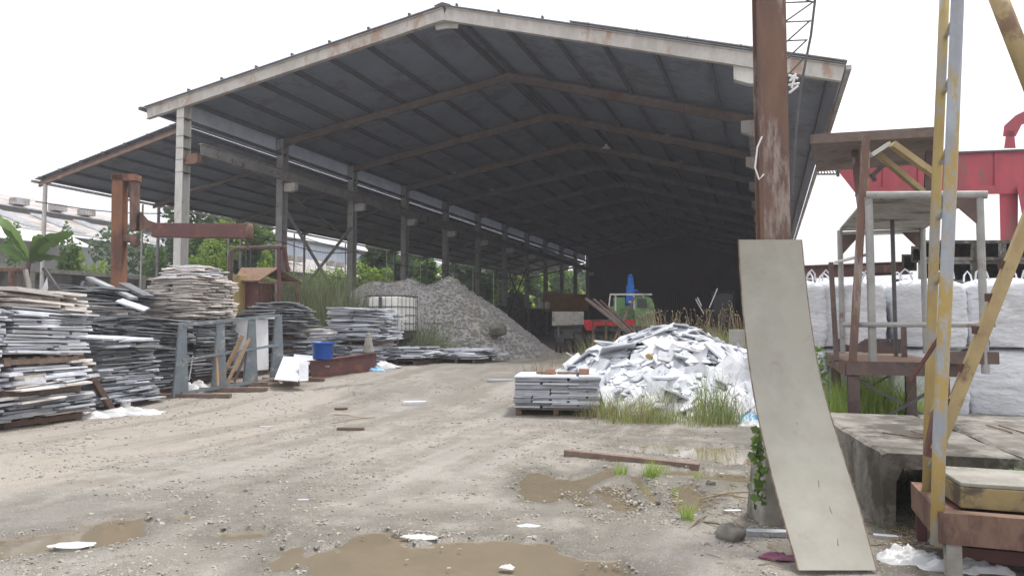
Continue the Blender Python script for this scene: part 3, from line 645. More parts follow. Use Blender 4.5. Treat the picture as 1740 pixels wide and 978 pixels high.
q = P(846, 560, 20.6); tag(rockmesh(MB(), q, .24, 3, .8, 3).build('boulder', M['concdark'], None, True), 'dark brown boulder stuck in the front of the gravel heap', 'boulder')

def grassobj(name, label, m, specs, kind='stuff', cat='grass', group=None):
    mb = MB()
    for (px, d, n, spread, h, wd, lean) in specs:
        g = G(px, d); blades(mb, (g.x, g.y, None), n, spread, h, wd, lean)
    return tag(mb.build(name, m), label, cat, group, kind)
grassobj('reeds', 'tall green and straw reeds between the rusty hut and the gravel heap', M['reed'],
  [(px, d, 330, .55, h, .022, .35) for px, d, h in ((515,20,2.7),(540,20.5,3.0),(565,21,2.9),(590,21,2.5),(610,21.5,2.0),(550,19.5,2.2),(500,21,2.8),(455,21,2.6),(580,19.5,1.9))])
grassobj('dry_reeds', 'dry straw stalks among the tall reeds', M['straw'], [(px, 19.8, 45, .6, 2.3, .018, .3) for px in (450,480,520,550,580)])
grassobj('weeds', 'green weeds on the left flank of the gravel heap beside the tank', M['reed'], [(px, d, 150, .35, h, .016, .8) for px, d, h in ((722,19.6,.9),(740,19.4,1.2),(735,20.4,1.4),(760,19.2,.7),(716,20.2,1.3),(780,19,.4))])
# ================================================================== slab stacks on pallets
def slabmesh(name, m, seed):
    r = random.Random(seed); n = r.choice((5, 6, 7)); q = []
    for px_, py_ in ((-.5,-.5),(.5,-.5),(.5,.5),(-.5,.5)):
        q.append((px_*(1-r.random()*.07), py_*(1-r.random()*.12)))
        if r.random() < .45: nx = (q[-1][0]+(.5 if py_ < 0 and px_ < 0 else q[-1][0]))/2
    out = []
    for i in range(4):
        a = q[i]; b = q[(i+1) % 4]; out.append(a); k = r.choice((1, 2, 2))
        for j in range(k):
            t = (j+1)/(k+1)+r.uniform(-.08, .08); out.append((a[0]*(1-t)+b[0]*t+r.uniform(-.018, .018), a[1]*(1-t)+b[1]*t+r.uniform(-.03, .03)))
    mb = MB().prism(out, lambda p: (p[0], p[1], -.5), lambda p: (p[0]*.985, p[1]*.985, .5)); return mb.mesh(name, m), mb
def shardmesh(name, m, seed):
    r = random.Random(seed); n = r.choice((3, 4, 4, 5)); out = []
    for i in range(n):
        a = (i+r.uniform(-.3, .3))/n*6.283; k = r.uniform(.38, .62); out.append((math.cos(a)*k, math.sin(a)*k*r.uniform(.7, 1)))
    mb = MB().prism(out, lambda p: (p[0], p[1], -.5), lambda p: (p[0]*.98, p[1]*.98, .5)); return mb.mesh(name, m), mb
KIND = {'white': ('marble_piece', 'marble'), 'grey': ('slate_or_shaded_piece', 'greystone'), 'dark': ('dark_slate_piece', 'slate'), 'tan': ('sandstone_piece', 'tan')}
SM = {k: [slabmesh(v[0], M[v[1]], 10*i+j) for j in range(9)] for i, (k, v) in enumerate(KIND.items())}
SH = {'white': [shardmesh('marble_piece', M['marble'], 90+j) for j in range(12)]}
ALL = {k: [] for k in KIND}
def put(kind, meshes, mtx, score, label, group): ALL[kind].append((score, meshes, mtx, label, group))
def stack(kind, x0, y0, z0, z1, wx, wy, label, group, face=(1, -1), tilt=(0, 0), jit=.05, t=(.018, .034), long=.8, rot=0, mixk=None, grow=0):
    """x0 = the face towards +X, y0 = the near face; lies on z0..z1"""
    cx, cy = x0-wx/2, y0+wy/2; base = Matrix.Translation((cx, cy, z0)) @ Matrix.Rotation(rot, 4, 'Z') @ Euler((tilt[0], tilt[1], 0)).to_matrix().to_4x4()
    z = 0; H = z1-z0; rx = ry = ox = oy = 0
    while z < H:
        th = random.uniform(t[0]*.8, t[1]*(1.5 if random.random() < .15 else 1)); rx += random.gauss(-rx*.2, .012); ry += random.gauss(-ry*.2, .012); ox += random.gauss(-ox*.2, jit*.35); oy += random.gauss(-oy*.2, jit*.35); lay = random.random(); g = 1+grow*(z/H)
        # a layer: strips along y (front row) and a back row, with ragged ends
        for row in range(2):
            yy = -wy/2*g
            while yy < wy/2*g-.08:
                L_ = random.uniform(.35, 1.0)*long; L_ = min(L_, wy/2*g-yy+.05)
                if L_ < .12: break
                wd = wx/2*random.uniform(.9, 1.06)
                px_ = (wx/4 if row == 0 else -wx/4)+random.gauss(0, jit*1.0); py_ = yy+L_/2+random.gauss(0, jit*.8)
                if random.random() < .09: px_ += random.uniform(.05, .16)
                kk = kind
                if mixk and random.random() < mixk[1]: kk = mixk[0]
                mt = base @ Matrix.Translation((px_+ox, py_+oy, z+th/2+rx*py_-ry*px_)) @ Euler((rx+random.gauss(0, .016), ry+random.gauss(0, .02), random.gauss(0, .07))).to_matrix().to_4x4() @ Matrix.Diagonal((wd, L_*.985, th*.93, 1))
                D_ = cx*FW[0]+cy*FW[1]
                sc = L_*th*900/D_*(1 if row == 0 or (yy == -wy/2*g) else .25)+(3 if z+th >= H else 0)
                put(kk, random.choice(SM[kk]), mt, sc*random.uniform(.8, 1.2), label, group); yy += L_
        z += th
def pallet(x0, y0, z0, wx, wy, label, m='darkwood', h=.13, rot=0):
    c = Vector((x0-wx/2, y0+wy/2, z0)); e = empty('wooden_pallet', c, label, 'pallet', 'pallets under the slab stacks'); e.rotation_euler = (0, 0, rot)
    R_ = Matrix.Rotation(rot, 4, 'Z')
    def pb(nm, off, d):
        o = MB().box(off, d).build(nm, M[m]); o.parent = e
    n = 6
    for k in range(n): pb('deck_board', (0, -wy/2+.05+k*(wy-.1)/(n-1), h-.012), (wx, .11, .022))
    for k in range(3): pb('bearer', (-wx/2+.05+k*(wx-.1)/2, 0, h/2-.002), (.09, wy*.99, h-.05))
    for k in range(3): pb('bottom_board', (0, -wy/2+.06+k*(wy-.12)/2, .012), (wx*.98, .10, .018))
    return e
def PL(x0, y0, z0, wx, wy, where, **k): pallet(x0, y0, z0, wx, wy, where, **k)
# A: the big stacks at the left edge
for (ya, nm) in ((6.98, 'left edge of the photo'), (5.68, 'beyond the left edge')):
    wy = 1.22
    q = ya == 6.98
    if q: PL(-10.15, ya, .02, 1.25, wy, 'lowest pallet of the tall stack at the left edge', m='darkwood')
    stack('grey', -10.05, ya-.02, .15, .44, 1.3, wy+.12, 'long grey-brown slab in the bottom layer of the left edge stack', 'slabs in the left edge stack', jit=.08, t=(.022,.045), mixk=('tan', .25), long=1.1)
    if q: PL(-10.2, ya, .44, 1.2, wy, 'second pallet up in the tall stack at the left edge', m='wood')
    stack('white', -10.15, ya, .57, .90, 1.25, wy, 'weathered slab between the two pallets of the left edge stack', 'slabs in the left edge stack', jit=.07, t=(.02,.045), mixk=('tan', .35), long=1.0)
    if q: PL(-10.2, ya, .90, 1.2, wy-.05, 'third pallet up in the tall stack at the left edge', m='wood')
    stack('white', -10.15, ya, 1.04, 1.72, 1.25, wy, 'white slab in the thick upper load of the left edge stack', 'slabs in the left edge stack', jit=.04, t=(.022,.04), mixk=('grey', .15), long=1.2, tilt=(-.05, 0))
    stack('tan', -10.2, ya, 1.72, 2.0, 1.2, wy-.05, 'tan plank-like slab on the very top of the left edge stack', 'slabs in the left edge stack', jit=.07, t=(.025,.05), long=1.3, tilt=(-.06, 0))
# B: light slabs with dark ones and a white slab on top
zb = gz(-10.5, 9.2)
PL(-10.55, 8.68, zb, 1.15, 1.15, 'pallet below the light grey slabs beside the leaning timber', m='darkwood')
stack('grey', -10.42, 8.66, zb+.13, .78, 1.2, 1.25, 'light grey slab in the lower half of the stack behind the leaning timber', 'slabs behind the leaning timber', jit=.07, tilt=(.03, 0), mixk=('white', .15), grow=-.05)
stack('dark', -10.5, 8.72, .80, 1.22, 1.15, 1.15, 'dark slab in the upper half of the stack behind the leaning timber', 'slabs behind the leaning timber', jit=.05, mixk=('grey', .25))
for k, (dx, dy, a, L_) in enumerate(((0, 0, .05, 1.2), (.08, -.35, .5, .8))):
    put('white', SM['white'][k], Matrix.Translation((-10.95+dx, 9.3+dy, 1.25+.035*k)) @ Euler((.03, .05, a)).to_matrix().to_4x4() @ Matrix.Diagonal((.9, L_, .03, 1)), 999, ['broad white slab lying on top of the dark slabs behind the leaning timber', 'narrow white slab lying askew on the broad white slab'][k], None)
# B': dark pile between A and B
PL(-11.75, 8.7, zb, 1.15, 1.2, 'pallet under the dark slabs right of the left edge stack')
stack('dark', -10.9, 8.28, zb+.13, .75, .9, .5, 'small dark slab wedged between the left edge stack and the light grey stack', 'dark slabs wedged at the left', jit=.05, mixk=('grey', .2))
stack('white', -10.9, 8.3, .9, 1.1, .9, .5, 'white slab wedged between the left edge stack and the dark slabs', 'white slabs wedged at the left', jit=.05, mixk=('grey', .4), tilt=(-.1, 0))
stack('dark', -11.7, 8.8, zb+.13, 1.55, 1.2, 1.2, 'dark slab of the middle pile right of the left edge stack', 'dark slabs right of the left edge stack', jit=.06, mixk=('grey', .15), tilt=(-.08, 0))
# B'': back pile with mixed slabs
zc = gz(-12.8, 10.6)
stack('dark', -12.1, 9.9, zc, 1.45, 1.25, 1.3, 'dark slab in the lower part of the untidy pile left of the tan stack', 'slabs in the untidy pile left of the tan stack', jit=.06)
stack('grey', -12.1, 9.9, 1.45, 1.95, 1.2, 1.3, 'mossy grey slab in the middle of the untidy pile left of the tan stack', 'slabs in the untidy pile left of the tan stack', jit=.08, mixk=('tan', .4))
stack('dark', -12.1, 9.9, 1.95, 2.22, 1.15, 1.25, 'dark slab near the top of the untidy pile left of the tan stack', 'slabs in the untidy pile left of the tan stack', jit=.1, tilt=(-.04, .03))
for k, (a, b, w_, nm) in enumerate(((P(152,472,14.2), P(228,507,13.6), .16, 'long dark slab sloping down on the untidy pile left of the tan stack'), (P(210,482,14.1), P(252,504,13.9), .28, 'short thick dark slab sloping beside the rusty crane post'), (P(143,508,13.9), P(148,486,13.9), .08, 'short dark stone strip standing upright on the untidy pile'), (P(130,512,13.9), P(143,478,14.1), .07, 'thin dark strip leaning at the left end of the untidy pile'))):
    tag(MB().bar(a, b, w_, .05).build('stone_strip', M['slate']), nm, 'stone slab')
put('white', SM['white'][3], Matrix.Translation(P(226,518,13.4)) @ Euler((.2, .35, .5)).to_matrix().to_4x4() @ Matrix.Diagonal((.55, .3, .03, 1)), 999, 'pale slab jutting from the front of the untidy pile', None)
# E: dark stack below-left of tan
ze_ = gz(-11.4, 10.4)
PL(-10.9, 9.95, ze_, 1.15, 1.1, 'pallet under the dark stack left of the grey rack')
stack('dark', -10.85, 9.9, ze_+.13, .95, 1.2, 1.15, 'dark slab in the lower half of the stack left of the grey rack', 'dark slabs left of the grey rack', jit=.05)
stack('dark', -10.85, 9.9, .95, 1.62, 1.2, 1.15, 'dark slab in the upper half of the stack left of the grey rack', 'dark slabs left of the grey rack', jit=.06, tilt=(-.06, 0))
# C: tan tower
zt = gz(-11.6, 11.85)
PL(-11.0, 11.3, zt, 1.15, 1.15, 'lowest pallet under the tall tan stack')
stack('dark', -10.95, 11.25, zt+.13, .72, 1.2, 1.2, 'dark slab in the bottom load under the tan stack', 'dark slabs under the tan stack', jit=.06, mixk=('grey', .4))
PL(-11.0, 11.3, .72, 1.15, 1.15, 'middle pallet of the tall tan stack', m='wood')
stack('dark', -10.9, 11.25, .85, 1.50, 1.25, 1.25, 'dark slab in the middle load under the tan stack', 'dark slabs under the tan stack', jit=.06)
PL(-11.0, 11.3, 1.50, 1.15, 1.15, 'top pallet directly under the tan slabs', m='wood')
stack('tan', -10.97, 11.27, 1.63, 2.45, 1.2, 1.2, 'tan slab in the tall tan tower behind the grey rack', 'tan slabs in the tall tower', jit=.055, t=(.014,.026), long=.55, grow=.03)
stack('tan', -11.1, 11.40, 2.45, 2.68, 1.0, .95, 'pale slab near the top of the tall tan tower', 'tan slabs in the tall tower', jit=.06, t=(.014,.026), long=.5, mixk=('white', .3), grow=-.3)
stack('tan', -11.25, 11.55, 2.68, 2.76, .8, .6, 'pale slab crowning the tall tan tower', 'tan slabs in the tall tower', jit=.06, t=(.014,.026), long=.45, mixk=('white', .4), grow=-.3)
# F: dark stack right of the rack
zf = gz(-11.2, 14)
PL(-10.65, 13.4, zf, 1.15, 1.2, 'lowest pallet of the dark stack behind the rack end')
stack('grey', -10.6, 13.35, zf+.13, .82, 1.2, 1.3, 'grey-blue slab low in the dark stack behind the rack end', 'slabs behind the rack end', jit=.05, mixk=('dark', .6))
PL(-10.65, 13.4, .82, 1.15, 1.2, 'second pallet of the dark stack behind the rack end', m='wood')
stack('grey', -10.6, 13.35, .95, 1.12, 1.2, 1.3, 'grey slab between the two upper pallets behind the rack end', 'slabs behind the rack end', jit=.05, mixk=('dark', .4))
PL(-10.65, 13.4, 1.12, 1.15, 1.2, 'third pallet of the dark stack behind the rack end', m='wood')
stack('dark', -10.5, 13.3, 1.25, 1.75, 1.3, 1.45, 'dark blue-grey slab in the top load behind the rack end', 'slabs behind the rack end', jit=.07, t=(.014,.028))
stack('dark', -10.65, 13.5, 1.75, 2.02, 1.1, 1.1, 'dark blue-grey slab at the domed top of the pile behind the rack end', 'slabs behind the rack end', jit=.1, t=(.014,.028), grow=-.45)
# H: mid stack between beam and dark stack (grey, low)
zh = gz(-10.2, 14.9)
stack('grey', -9.75, 14.1, zh, 1.2, 1.0, .75, 'grey slab in the low pile behind the blue bucket', 'grey slabs behind the blue bucket', jit=.07, mixk=('white', .3))
stack('tan', -9.75, 14.05, 1.2, 1.36, 1.0, .85, 'cream slab on top of the low pile behind the blue bucket', 'cream slabs behind the blue bucket', jit=.05, mixk=('white', .5), t=(.03,.05))
# G: white stack
zg = gz(-9.5, 15.3)
PL(-8.95, 14.75, zg, 1.15, 1.15, 'lowest pallet of the white stack in front of the tank')
stack('white', -8.9, 14.7, zg+.13, 1.0, 1.2, 1.2, 'pale slab in the lower load of the white stack by the tank', 'slabs in the white stack by the tank', jit=.05, mixk=('grey', .4))
PL(-8.95, 14.75, 1.0, 1.15, 1.15, 'upper pallet of the white stack in front of the tank', m='wood')
stack('white', -8.85, 14.65, 1.13, 1.9, 1.25, 1.35, 'white slab in the upper load of the stack by the tank', 'slabs in the white stack by the tank', jit=.08, t=(.016,.03), mixk=('grey', .25), long=.7)
# low piles
PL(-8.15, 15.55, gz(-8.7, 16), 1.1, 1.15, 'low pallet with thin slabs left of the gravel heap foot')
stack('grey', -8.1, 15.5, gz(-8.7, 16)+.13, .92, 1.15, 1.25, 'grey slab on the low pallet at the left foot of the gravel heap', 'slabs on the low pallets by the gravel heap', jit=.1, mixk=('white', .5), grow=-.35)
PL(-7.0, 16.6, gz(-7.5, 17), 1.1, 1.15, 'low pallet with broken slabs at the foot of the gravel heap')
stack('white', -6.9, 16.5, gz(-7.5, 17)+.12, .86, 1.25, 1.4, 'white slab on the low pallet in front of the gravel heap', 'slabs on the low pallets by the gravel heap', jit=.14, mixk=('grey', .5), grow=-.5)
# I: neat stack at the right of the yard
ROT = YAW+R(-6)
cI = G(947, 12.0); wI, dI = 1.38, 1.1
e = pallet(cI.x+wI/2-.03, cI.y-dI/2+.03, cI.z-.005, wI-.06, dI-.06, 'dark wet pallet under the neat white stack at the right of the yard', rot=ROT, m='darkwood'); e.location.z = cI.z-.01
zz = cI.z+.13; z1_ = cI.z+.62
while zz < z1_:
    th = random.uniform(.022, .032)
    for row in range(2):
        xx = -wI/2
        while xx < wI/2-.06:
            L_ = min(random.choice((.3, .45, .6, .6, .9)), wI/2-xx+.02)
            if L_ < .15: L_ = .15
            top = zz+th >= z1_
            mt = Matrix.Translation((cI.x, cI.y, zz+th/2)) @ Matrix.Rotation(ROT, 4, 'Z') @ Matrix.Translation((xx+L_/2+random.gauss(0, .008), (-.5+row)*dI*.5+random.gauss(0, .018)-(.03 if random.random() < .12 else 0), 0)) @ Matrix.Rotation(random.gauss(0, .012), 4, 'Z') @ Matrix.Diagonal((L_*.985, dI*.5, th*.94, 1))
            kk = 'white' if top or random.random() < .12 else 'grey'; put(kk, random.choice(SM[kk]), mt, L_*th*900/11.5*(1.3 if row == 0 else .4)+(5 if top else 0), 'slab in the neat square-edged stack left of the white rubble heap', 'slabs in the neat stack'); xx += L_  # lit top stays white, shade of the sides put in as grey slabs
    zz += th
# ---- the big heap of broken white slabs
HC = (3.2, 14.1)
def heaph(u, d):
    du = (u-HC[0])/(2.55 if u < HC[0] else 2.9); dd = (d-HC[1])/(3.0 if d < HC[1] else 2.6)
    r = math.hypot(du, dd); return max(0, 1.22*(1-r**1.45)) if r < 1 else 0
mb = MB(); n = 60; vs_ = [cw(.3+6.0*i/n, 10.8+6.2*j/n, rise(10.8+6.2*j/n, .3+6.0*i/n)+heaph(.3+6.0*i/n, 10.8+6.2*j/n)*.93-.06+.03*noise.noise(Vector((i, j, 0))*.6)) for j in range(n+1) for i in range(n+1)]
mb.add(vs_, [(j*(n+1)+i, j*(n+1)+i+1, (j+1)*(n+1)+i+1, (j+1)*(n+1)+i) for j in range(n) for i in range(n)])
M['rubble'] = mat('stone_dust_and_chips', (.36,.36,.36), (.14,.14,.14), .8, 9, bump=.03, bscale=16)
tag(mb.build('rubble_fill', M['rubble']), 'fine broken marble chips filling the white rubble heap', 'rubble', kind='stuff')
k = 0
while k < 1300:
    u = random.uniform(.6, 6.1); d = random.uniform(11.0, 16.2); h = heaph(u, d)
    if h <= 0 and not (random.random() < .12 and math.hypot((u-HC[0])/3.1, (d-HC[1])/3.3) < 1): continue
    if k > 450 and (d > 14.6 or (k > 900 and h > .5)): continue
    if u < 1.62 and d < 12.9: continue
    k += 1; big = k < 430
    e_ = .05; gu_ = (heaph(u+e_, d)-heaph(u-e_, d))/(2*e_); gd_ = (heaph(u, d+e_)-heaph(u, d-e_))/(2*e_)
    nrm = Vector((-gu_*RT[0]-gd_*FW[0], -gu_*RT[1]-gd_*FW[1], 1)).normalized()
    hi = h > .95
    tov = -.42*(0 if hi else 1)*random.random(); nrm = (nrm+Vector((random.gauss(0, .12 if hi else .34)+FW[0]*tov, random.gauss(0, .12 if hi else .34)+FW[1]*tov, .35 if hi else .05))).normalized()
    q = nrm.to_track_quat('Z', 'Y').to_matrix().to_4x4()
    s_ = random.uniform(.26, .55+.3*random.random()) if big else random.uniform(.10, .26); c = cw(u, d); c.z += h+random.uniform(-.03, .05)+(.03 if not big else 0)
    mt = Matrix.Translation(c) @ q @ Matrix.Rotation(random.uniform(0, 6.28), 4, 'Z') @ Matrix.Diagonal((s_*random.uniform(1, 1.5), s_*random.uniform(.6, 1.0), random.uniform(.018, .035), 1))
    lab = 'broken white slab on the crest of the big rubble heap' if h > .95 else 'broken white slab near the ground at the foot of the big rubble heap' if h < .3 else 'broken white slab on the slope of the big rubble heap'
    put('white', random.choice(SH['white'] if random.random() < .4 else SM['white']), mt, s_*30*(.3 if d > 14.8 else 1), lab, lab.replace('broken white slab', 'broken slabs'))
# ---- link: the 300 of each kind that show largest as individuals, the rest as one object
for kind, L_ in ALL.items():
    L_.sort(key=lambda t: -t[0]); nm = KIND[kind][0]
    for sc, (me_, _), mt, lab, grp in L_[:300]:
        o = bpy.data.objects.new(nm, me_); COL.objects.link(o); o.matrix_world = mt; tag(o, lab, 'stone slab', grp)
    mb = MB()
    for sc, (_, src), mt, lab, grp in L_[300:]: mb.add([mt @ Vector(v) for v in src.v], src.f)
    if mb.v: tag(mb.build(nm, M[KIND[kind][1]]), {'white': 'remaining white marble slabs in the stacks and the rubble heap', 'grey': 'remaining grey slate and shade-grey slabs inside the stacks', 'dark': 'remaining dark slate slabs inside the stacks', 'tan': 'remaining tan sandstone slabs inside the stacks'}[kind], 'stone slab', kind='stuff')
# ================================================================== yard objects, left side
def rack():
    a = G(300, 13.2); b = G(457, 14.9); a = Vector((-10.35, 10.35, gz(-10.35, 10.35))); b = Vector((-9.75, 12.35, gz(-9.75, 12.35)))
    e = empty('slab_rack', a, 'grey painted steel rack with four tapered uprights standing before the tan stack', 'rack')
    d = (b-a); d.z = 0; d.normalize(); s = Vector((d.y, -d.x, 0))      # s points to the yard
    pts = [a.lerp(b, t) for t in (0, .37, .70, 1)]
    H = 1.42
    for p in pts:
        zt = a.z+.02
        # tapered plate upright: wide foot, narrow head
        MB().prism([(-.135, 0), (.13, 0), (.06, H), (-.045, H)], lambda q: p+d*q[0]*.9+s*(q[0]*.5+.03)+Vector((0,0,q[1])), lambda q: p+d*q[0]*.9+s*(q[0]*.5-.03)+Vector((0,0,q[1]))).build('upright', M['rackgrey'], e)
        MB().bar(p+s*.5+Vector((0,0,.03)), p+Vector((0,0,H-.05)), .05, .05).build('brace', M['rackgrey'], e) if False else None
    z = lambda p, h: Vector((p.x, p.y, p.z+h))
    MB().bar(z(pts[0], H-.05)+s*.04, z(pts[3], H-.02)+s*.04, .05, .06).build('top_rail', M['rackgrey'], e)
    MB().bar(z(pts[0], .72)+s*.05, z(pts[3], .78)+s*.05, .035, .045).build('middle_rail', M['rackgrey'], e)
    MB().bar(z(pts[0], .10)+s*.05, z(pts[3], .08)+s*.05, .04, .06).build('bottom_rail', M['rackgrey'], e)
    return pts, d, s
RP, rd, rs = rack()
for k, (p, t0, t1, nm) in enumerate(((RP[0], -.62, .95, 'nearest red-brown timber on the ground under the first rack upright'), (RP[1], -.5, .95, 'red-brown timber on the ground under the second rack upright'), (RP[2], -.4, 1.0, 'red-brown timber on the ground under the third rack upright'), (RP[3], -.3, 1.0, 'farthest red-brown timber on the ground under the last rack upright'))):
    dr = Vector((RT[0], RT[1], 0)); q0 = p+dr*t0+Vector((0,0,.05)); q1 = p+dr*t1+rs*0+Vector((0,0,.045))
    q0.z = gz(q0.x, q0.y)+.05; q1.z = gz(q1.x, q1.y)+.05
    tag(MB().bar(q0, q1, .12, .085).build('ground_timber', M['redwood'], bevel=.008), nm, 'timber')
for k, (a, b, w_, nm) in enumerate(((P(372,650,13.9), P(412,570,14.1), .13, 'widest brown plank leaning inside the grey rack'), (P(385,652,14.0), P(424,575,14.3), .09, 'narrow brown plank leaning behind the widest one in the rack'), (P(370,655,13.7), P(368,578,13.9), .07, 'upright short brown plank beside the second rack upright'), (P(398,648,14.2), P(418,600,14.4), .07, 'short brown plank leaning low in the rack'))):
    tag(MB().bar(a, b, w_, .03, up=(RT[0], RT[1], .2)).build('plank', M['palewood'] if k < 3 else M['wood'], bevel=.004), nm, 'plank')
for k, (a, b, nm) in enumerate(((P(314,645,14.0), P(315,608,14.0), 'thin white stick standing left behind the rack'), (P(321,646,14.0), P(328,603,14.05), 'thin white stick leaning right behind the rack'), (P(306,621,13.9), P(349,617,13.9), 'lower thin white batten lying behind the rack'), (P(306,616,13.9), P(349,611,13.9), 'upper thin white batten lying behind the rack'))):
    tag(MB().bar(a, b, .016, .016).build('thin_batten', M['whitepanel']), nm, 'batten')
# white wrapped block
c = Vector((-10.95, 12.72, gz(-10.9, 12.7))); mb = MB()
mb.prism([(-.38,-.32),(.42,-.28),(.44,.32),(-.36,.34)], lambda q:(c.x+q[0], c.y+q[1], c.z+.12), lambda q:(c.x+q[0]*.93, c.y+q[1]*.95, c.z+1.22+.08*q[0]))
e = empty('wrapped_crate', c, 'big white wrapped crate standing behind the grey rack', 'crate'); mb.build('wrap', M['whitepanel'], e, bevel=.02)
MB().prism([(-.46,-.4),(.52,-.36),(.5,.4),(-.42,.38)], lambda q:(c.x+q[0], c.y+q[1], c.z+1.225+.08*q[0]), lambda q:(c.x+q[0], c.y+q[1], c.z+1.262+.08*q[0])).build('lid', M['whitepanel'], e)
MB().lohi((c.x-.36, c.y-.3, c.z-.02), (c.x+.4, c.y+.3, c.z+.115)).build('base', M['darkwood'], e)
# leaning dark timber, white bucket, sacks on the ground
a, b = P(193, 690, 11.9), P(125, 590, 11.3); a.z = gz(a.x, a.y)+.01
tag(MB().bar(a, b, .10, .09).build('leaning_timber', M['darkwood'], bevel=.006), 'dark brown timber leaning against the left stacks', 'timber')
def bucket(loc, r, h, m, nm, label, cat='bucket', group=None):
    e = empty(nm, loc, label, cat, group)
    MB().lathe(loc, [(0,.003),(r*.86,.003),(r*.9,.03),(r,h),(r*1.04,h),(r*1.04,h-.03),(r*1.0,h-.035),(r*.97,h-.01),(r*.93,h-.04),(r*.82,.03),(0,.03)], 24).build('bucket_wall', m, e, True)
    MB().tube([Vector(loc)+Vector((r*1.03*math.cos(t), -.02-r*.5*math.sin(t)*.4, h-.03-r*.7*math.sin(t))) for t in [math.pi*k/10 for k in range(11)]], .005, 5).build('handle', M['dark_steel'], e)
    return e
p = G(213, 12.15); bucket(p, .085, .19, M['whitepanel'], 'white_bucket', 'small white bucket on the ground beside the light grey slabs')
def sheetlump(name, c, rx, ry, h, m, label, cat, seed, rot=0, n=26):
    mb = MB(); vs_ = []
    for j in range(n+1):
        for i in range(n+1):
            u, v = (i/n-.5)*2, (j/n-.5)*2; r = math.hypot(u, v); rr = 1+.35*noise.noise(Vector((u*1.5, v*1.5, seed)))
            f = max(0, 1-(r/rr)**2.2); q = Vector((u*rx, v*ry, 0)); q.rotate(Euler((0, 0, rot)))
            if r > 1: q *= 1/r
            crease = abs(noise.noise(Vector((u*2.2, v*2.2, seed+5))))+.5*abs(noise.noise(Vector((u*7, v*7, seed+9))))
            vs_.append((c[0]+q.x*rr, c[1]+q.y*rr, gz(c[0]+q.x*rr, c[1]+q.y*rr)+.012+h*.75*f**.7*(.35+.9*crease)))
    mb.add(vs_, [(j*(n+1)+i, j*(n+1)+i+1, (j+1)*(n+1)+i+1, (j+1)*(n+1)+i) for j in range(n) for i in range(n)])
    return tag(mb.build(name, m, None, True), label, cat)
sheetlump('plastic_sheet', G(215, 11.75), .75, .22, .16, M['plastic'], 'crumpled white plastic sheet on the ground at the foot of the leaning timber', 'plastic sheet', 1, .3)
sheetlump('plastic_sheet', G(150, 11.35), .5, .2, .16, M['plastic'], 'crumpled white plastic sheet spilling from the lowest left edge slabs', 'plastic sheet', 2, .5)
sheetlump('plastic_sheet', G(325, 14.0), .45, .25, .30, M['plastic'], 'crumpled white film heaped behind the first rack upright', 'plastic sheet', 3, .2)
sheetlump('plastic_sheet', G(640, 16.9), .55, .3, .20, M['plastic'], 'crumpled white and grey film between the rusty beam and low pallets', 'plastic sheet', 4)
sheetlump('blue_film', G(636, 16.35), .30, .16, .16, M['blueplastic'], 'crumpled blue film on the ground right of the rusty beam', 'plastic film', 5)
# rusty beam with bucket and cone
a, b = Vector((-9.2, 12.75, 0)), Vector((-8.55, 14.35, 0)); a.z = gz(a.x, a.y)+.2; b.z = gz(b.x, b.y)+.22
tag(MB().ibeam(a, b, .22, .42, .02).build('steel_beam', M['maroon']), 'rusty brown steel I-beam lying on edge with a blue bucket on it', 'beam')
t = a.lerp(b, .17)+Vector((0, 0, .212)); bucket(t, .235, .37, M['blue'], 'blue_bucket', 'deep blue round plastic bucket on the left end of the rusty beam')
t = a.lerp(b, .88)+Vector((-.02, 0, .212)); tag(MB().lathe(t, [(0,.0),(.14,.0),(.13,.05),(.09,.25),(.05,.44),(.035,.47),(0,.48)], 18).build('grey_cone', M['conc'], None, True), 'pale grey cone standing on the right end of the rusty beam', 'cone')
for k, (pa, pb, pc, nm) in enumerate((((466,644,14.0),(506,647,13.8),(519,607,14.8),'large white board leaning back at the left end of the rusty beam'),((508,647,13.9),(524,646,13.95),(524,614,14.35),'narrow white board propped at the end of the rusty beam'),((500,617,15.2),(560,622,15.4),(556,606,16.3),'white board lying flat behind the rusty beam'))):
    a, b, c_ = P(*pa), P(*pb), P(*pc); d_ = a+(c_-b); q = [a, b, c_, d_]; nv = (b-a).cross(c_-b).normalized()*.018
    tag(MB().add(q+[v-nv for v in q], [(0,1,2,3),(7,6,5,4),(0,4,5,1),(1,5,6,2),(2,6,7,3),(3,7,4,0)]).build('white_board', M['marble']), nm, 'board')
for k, (a, b, nm) in enumerate((((440,648,14.3),(492,636,14.5),'pale stick on the ground between the rack and the white panel'),((455,652,14.2),(530,640,14.5),'second pale stick on the ground in front of the white panel'),((470,637,14.4),(478,650,14.0),'short white strip propped between the rack and the white panel'))):
    a, b = P(*a), P(*b); a.z = max(a.z, gz(a.x,a.y)+.02); b.z = max(b.z, gz(b.x,b.y)+.03)
    tag(MB().bar(a, b, .05, .025).build('stick', M['whitepanel'] if k == 2 else M['palewood']), nm, 'stick')
sheetlump('debris', G(575, 14.3), .8, .12, .05, M['rock'], 'low strip of dirt and scraps in front of the rusty beam', 'debris', 8, .9)
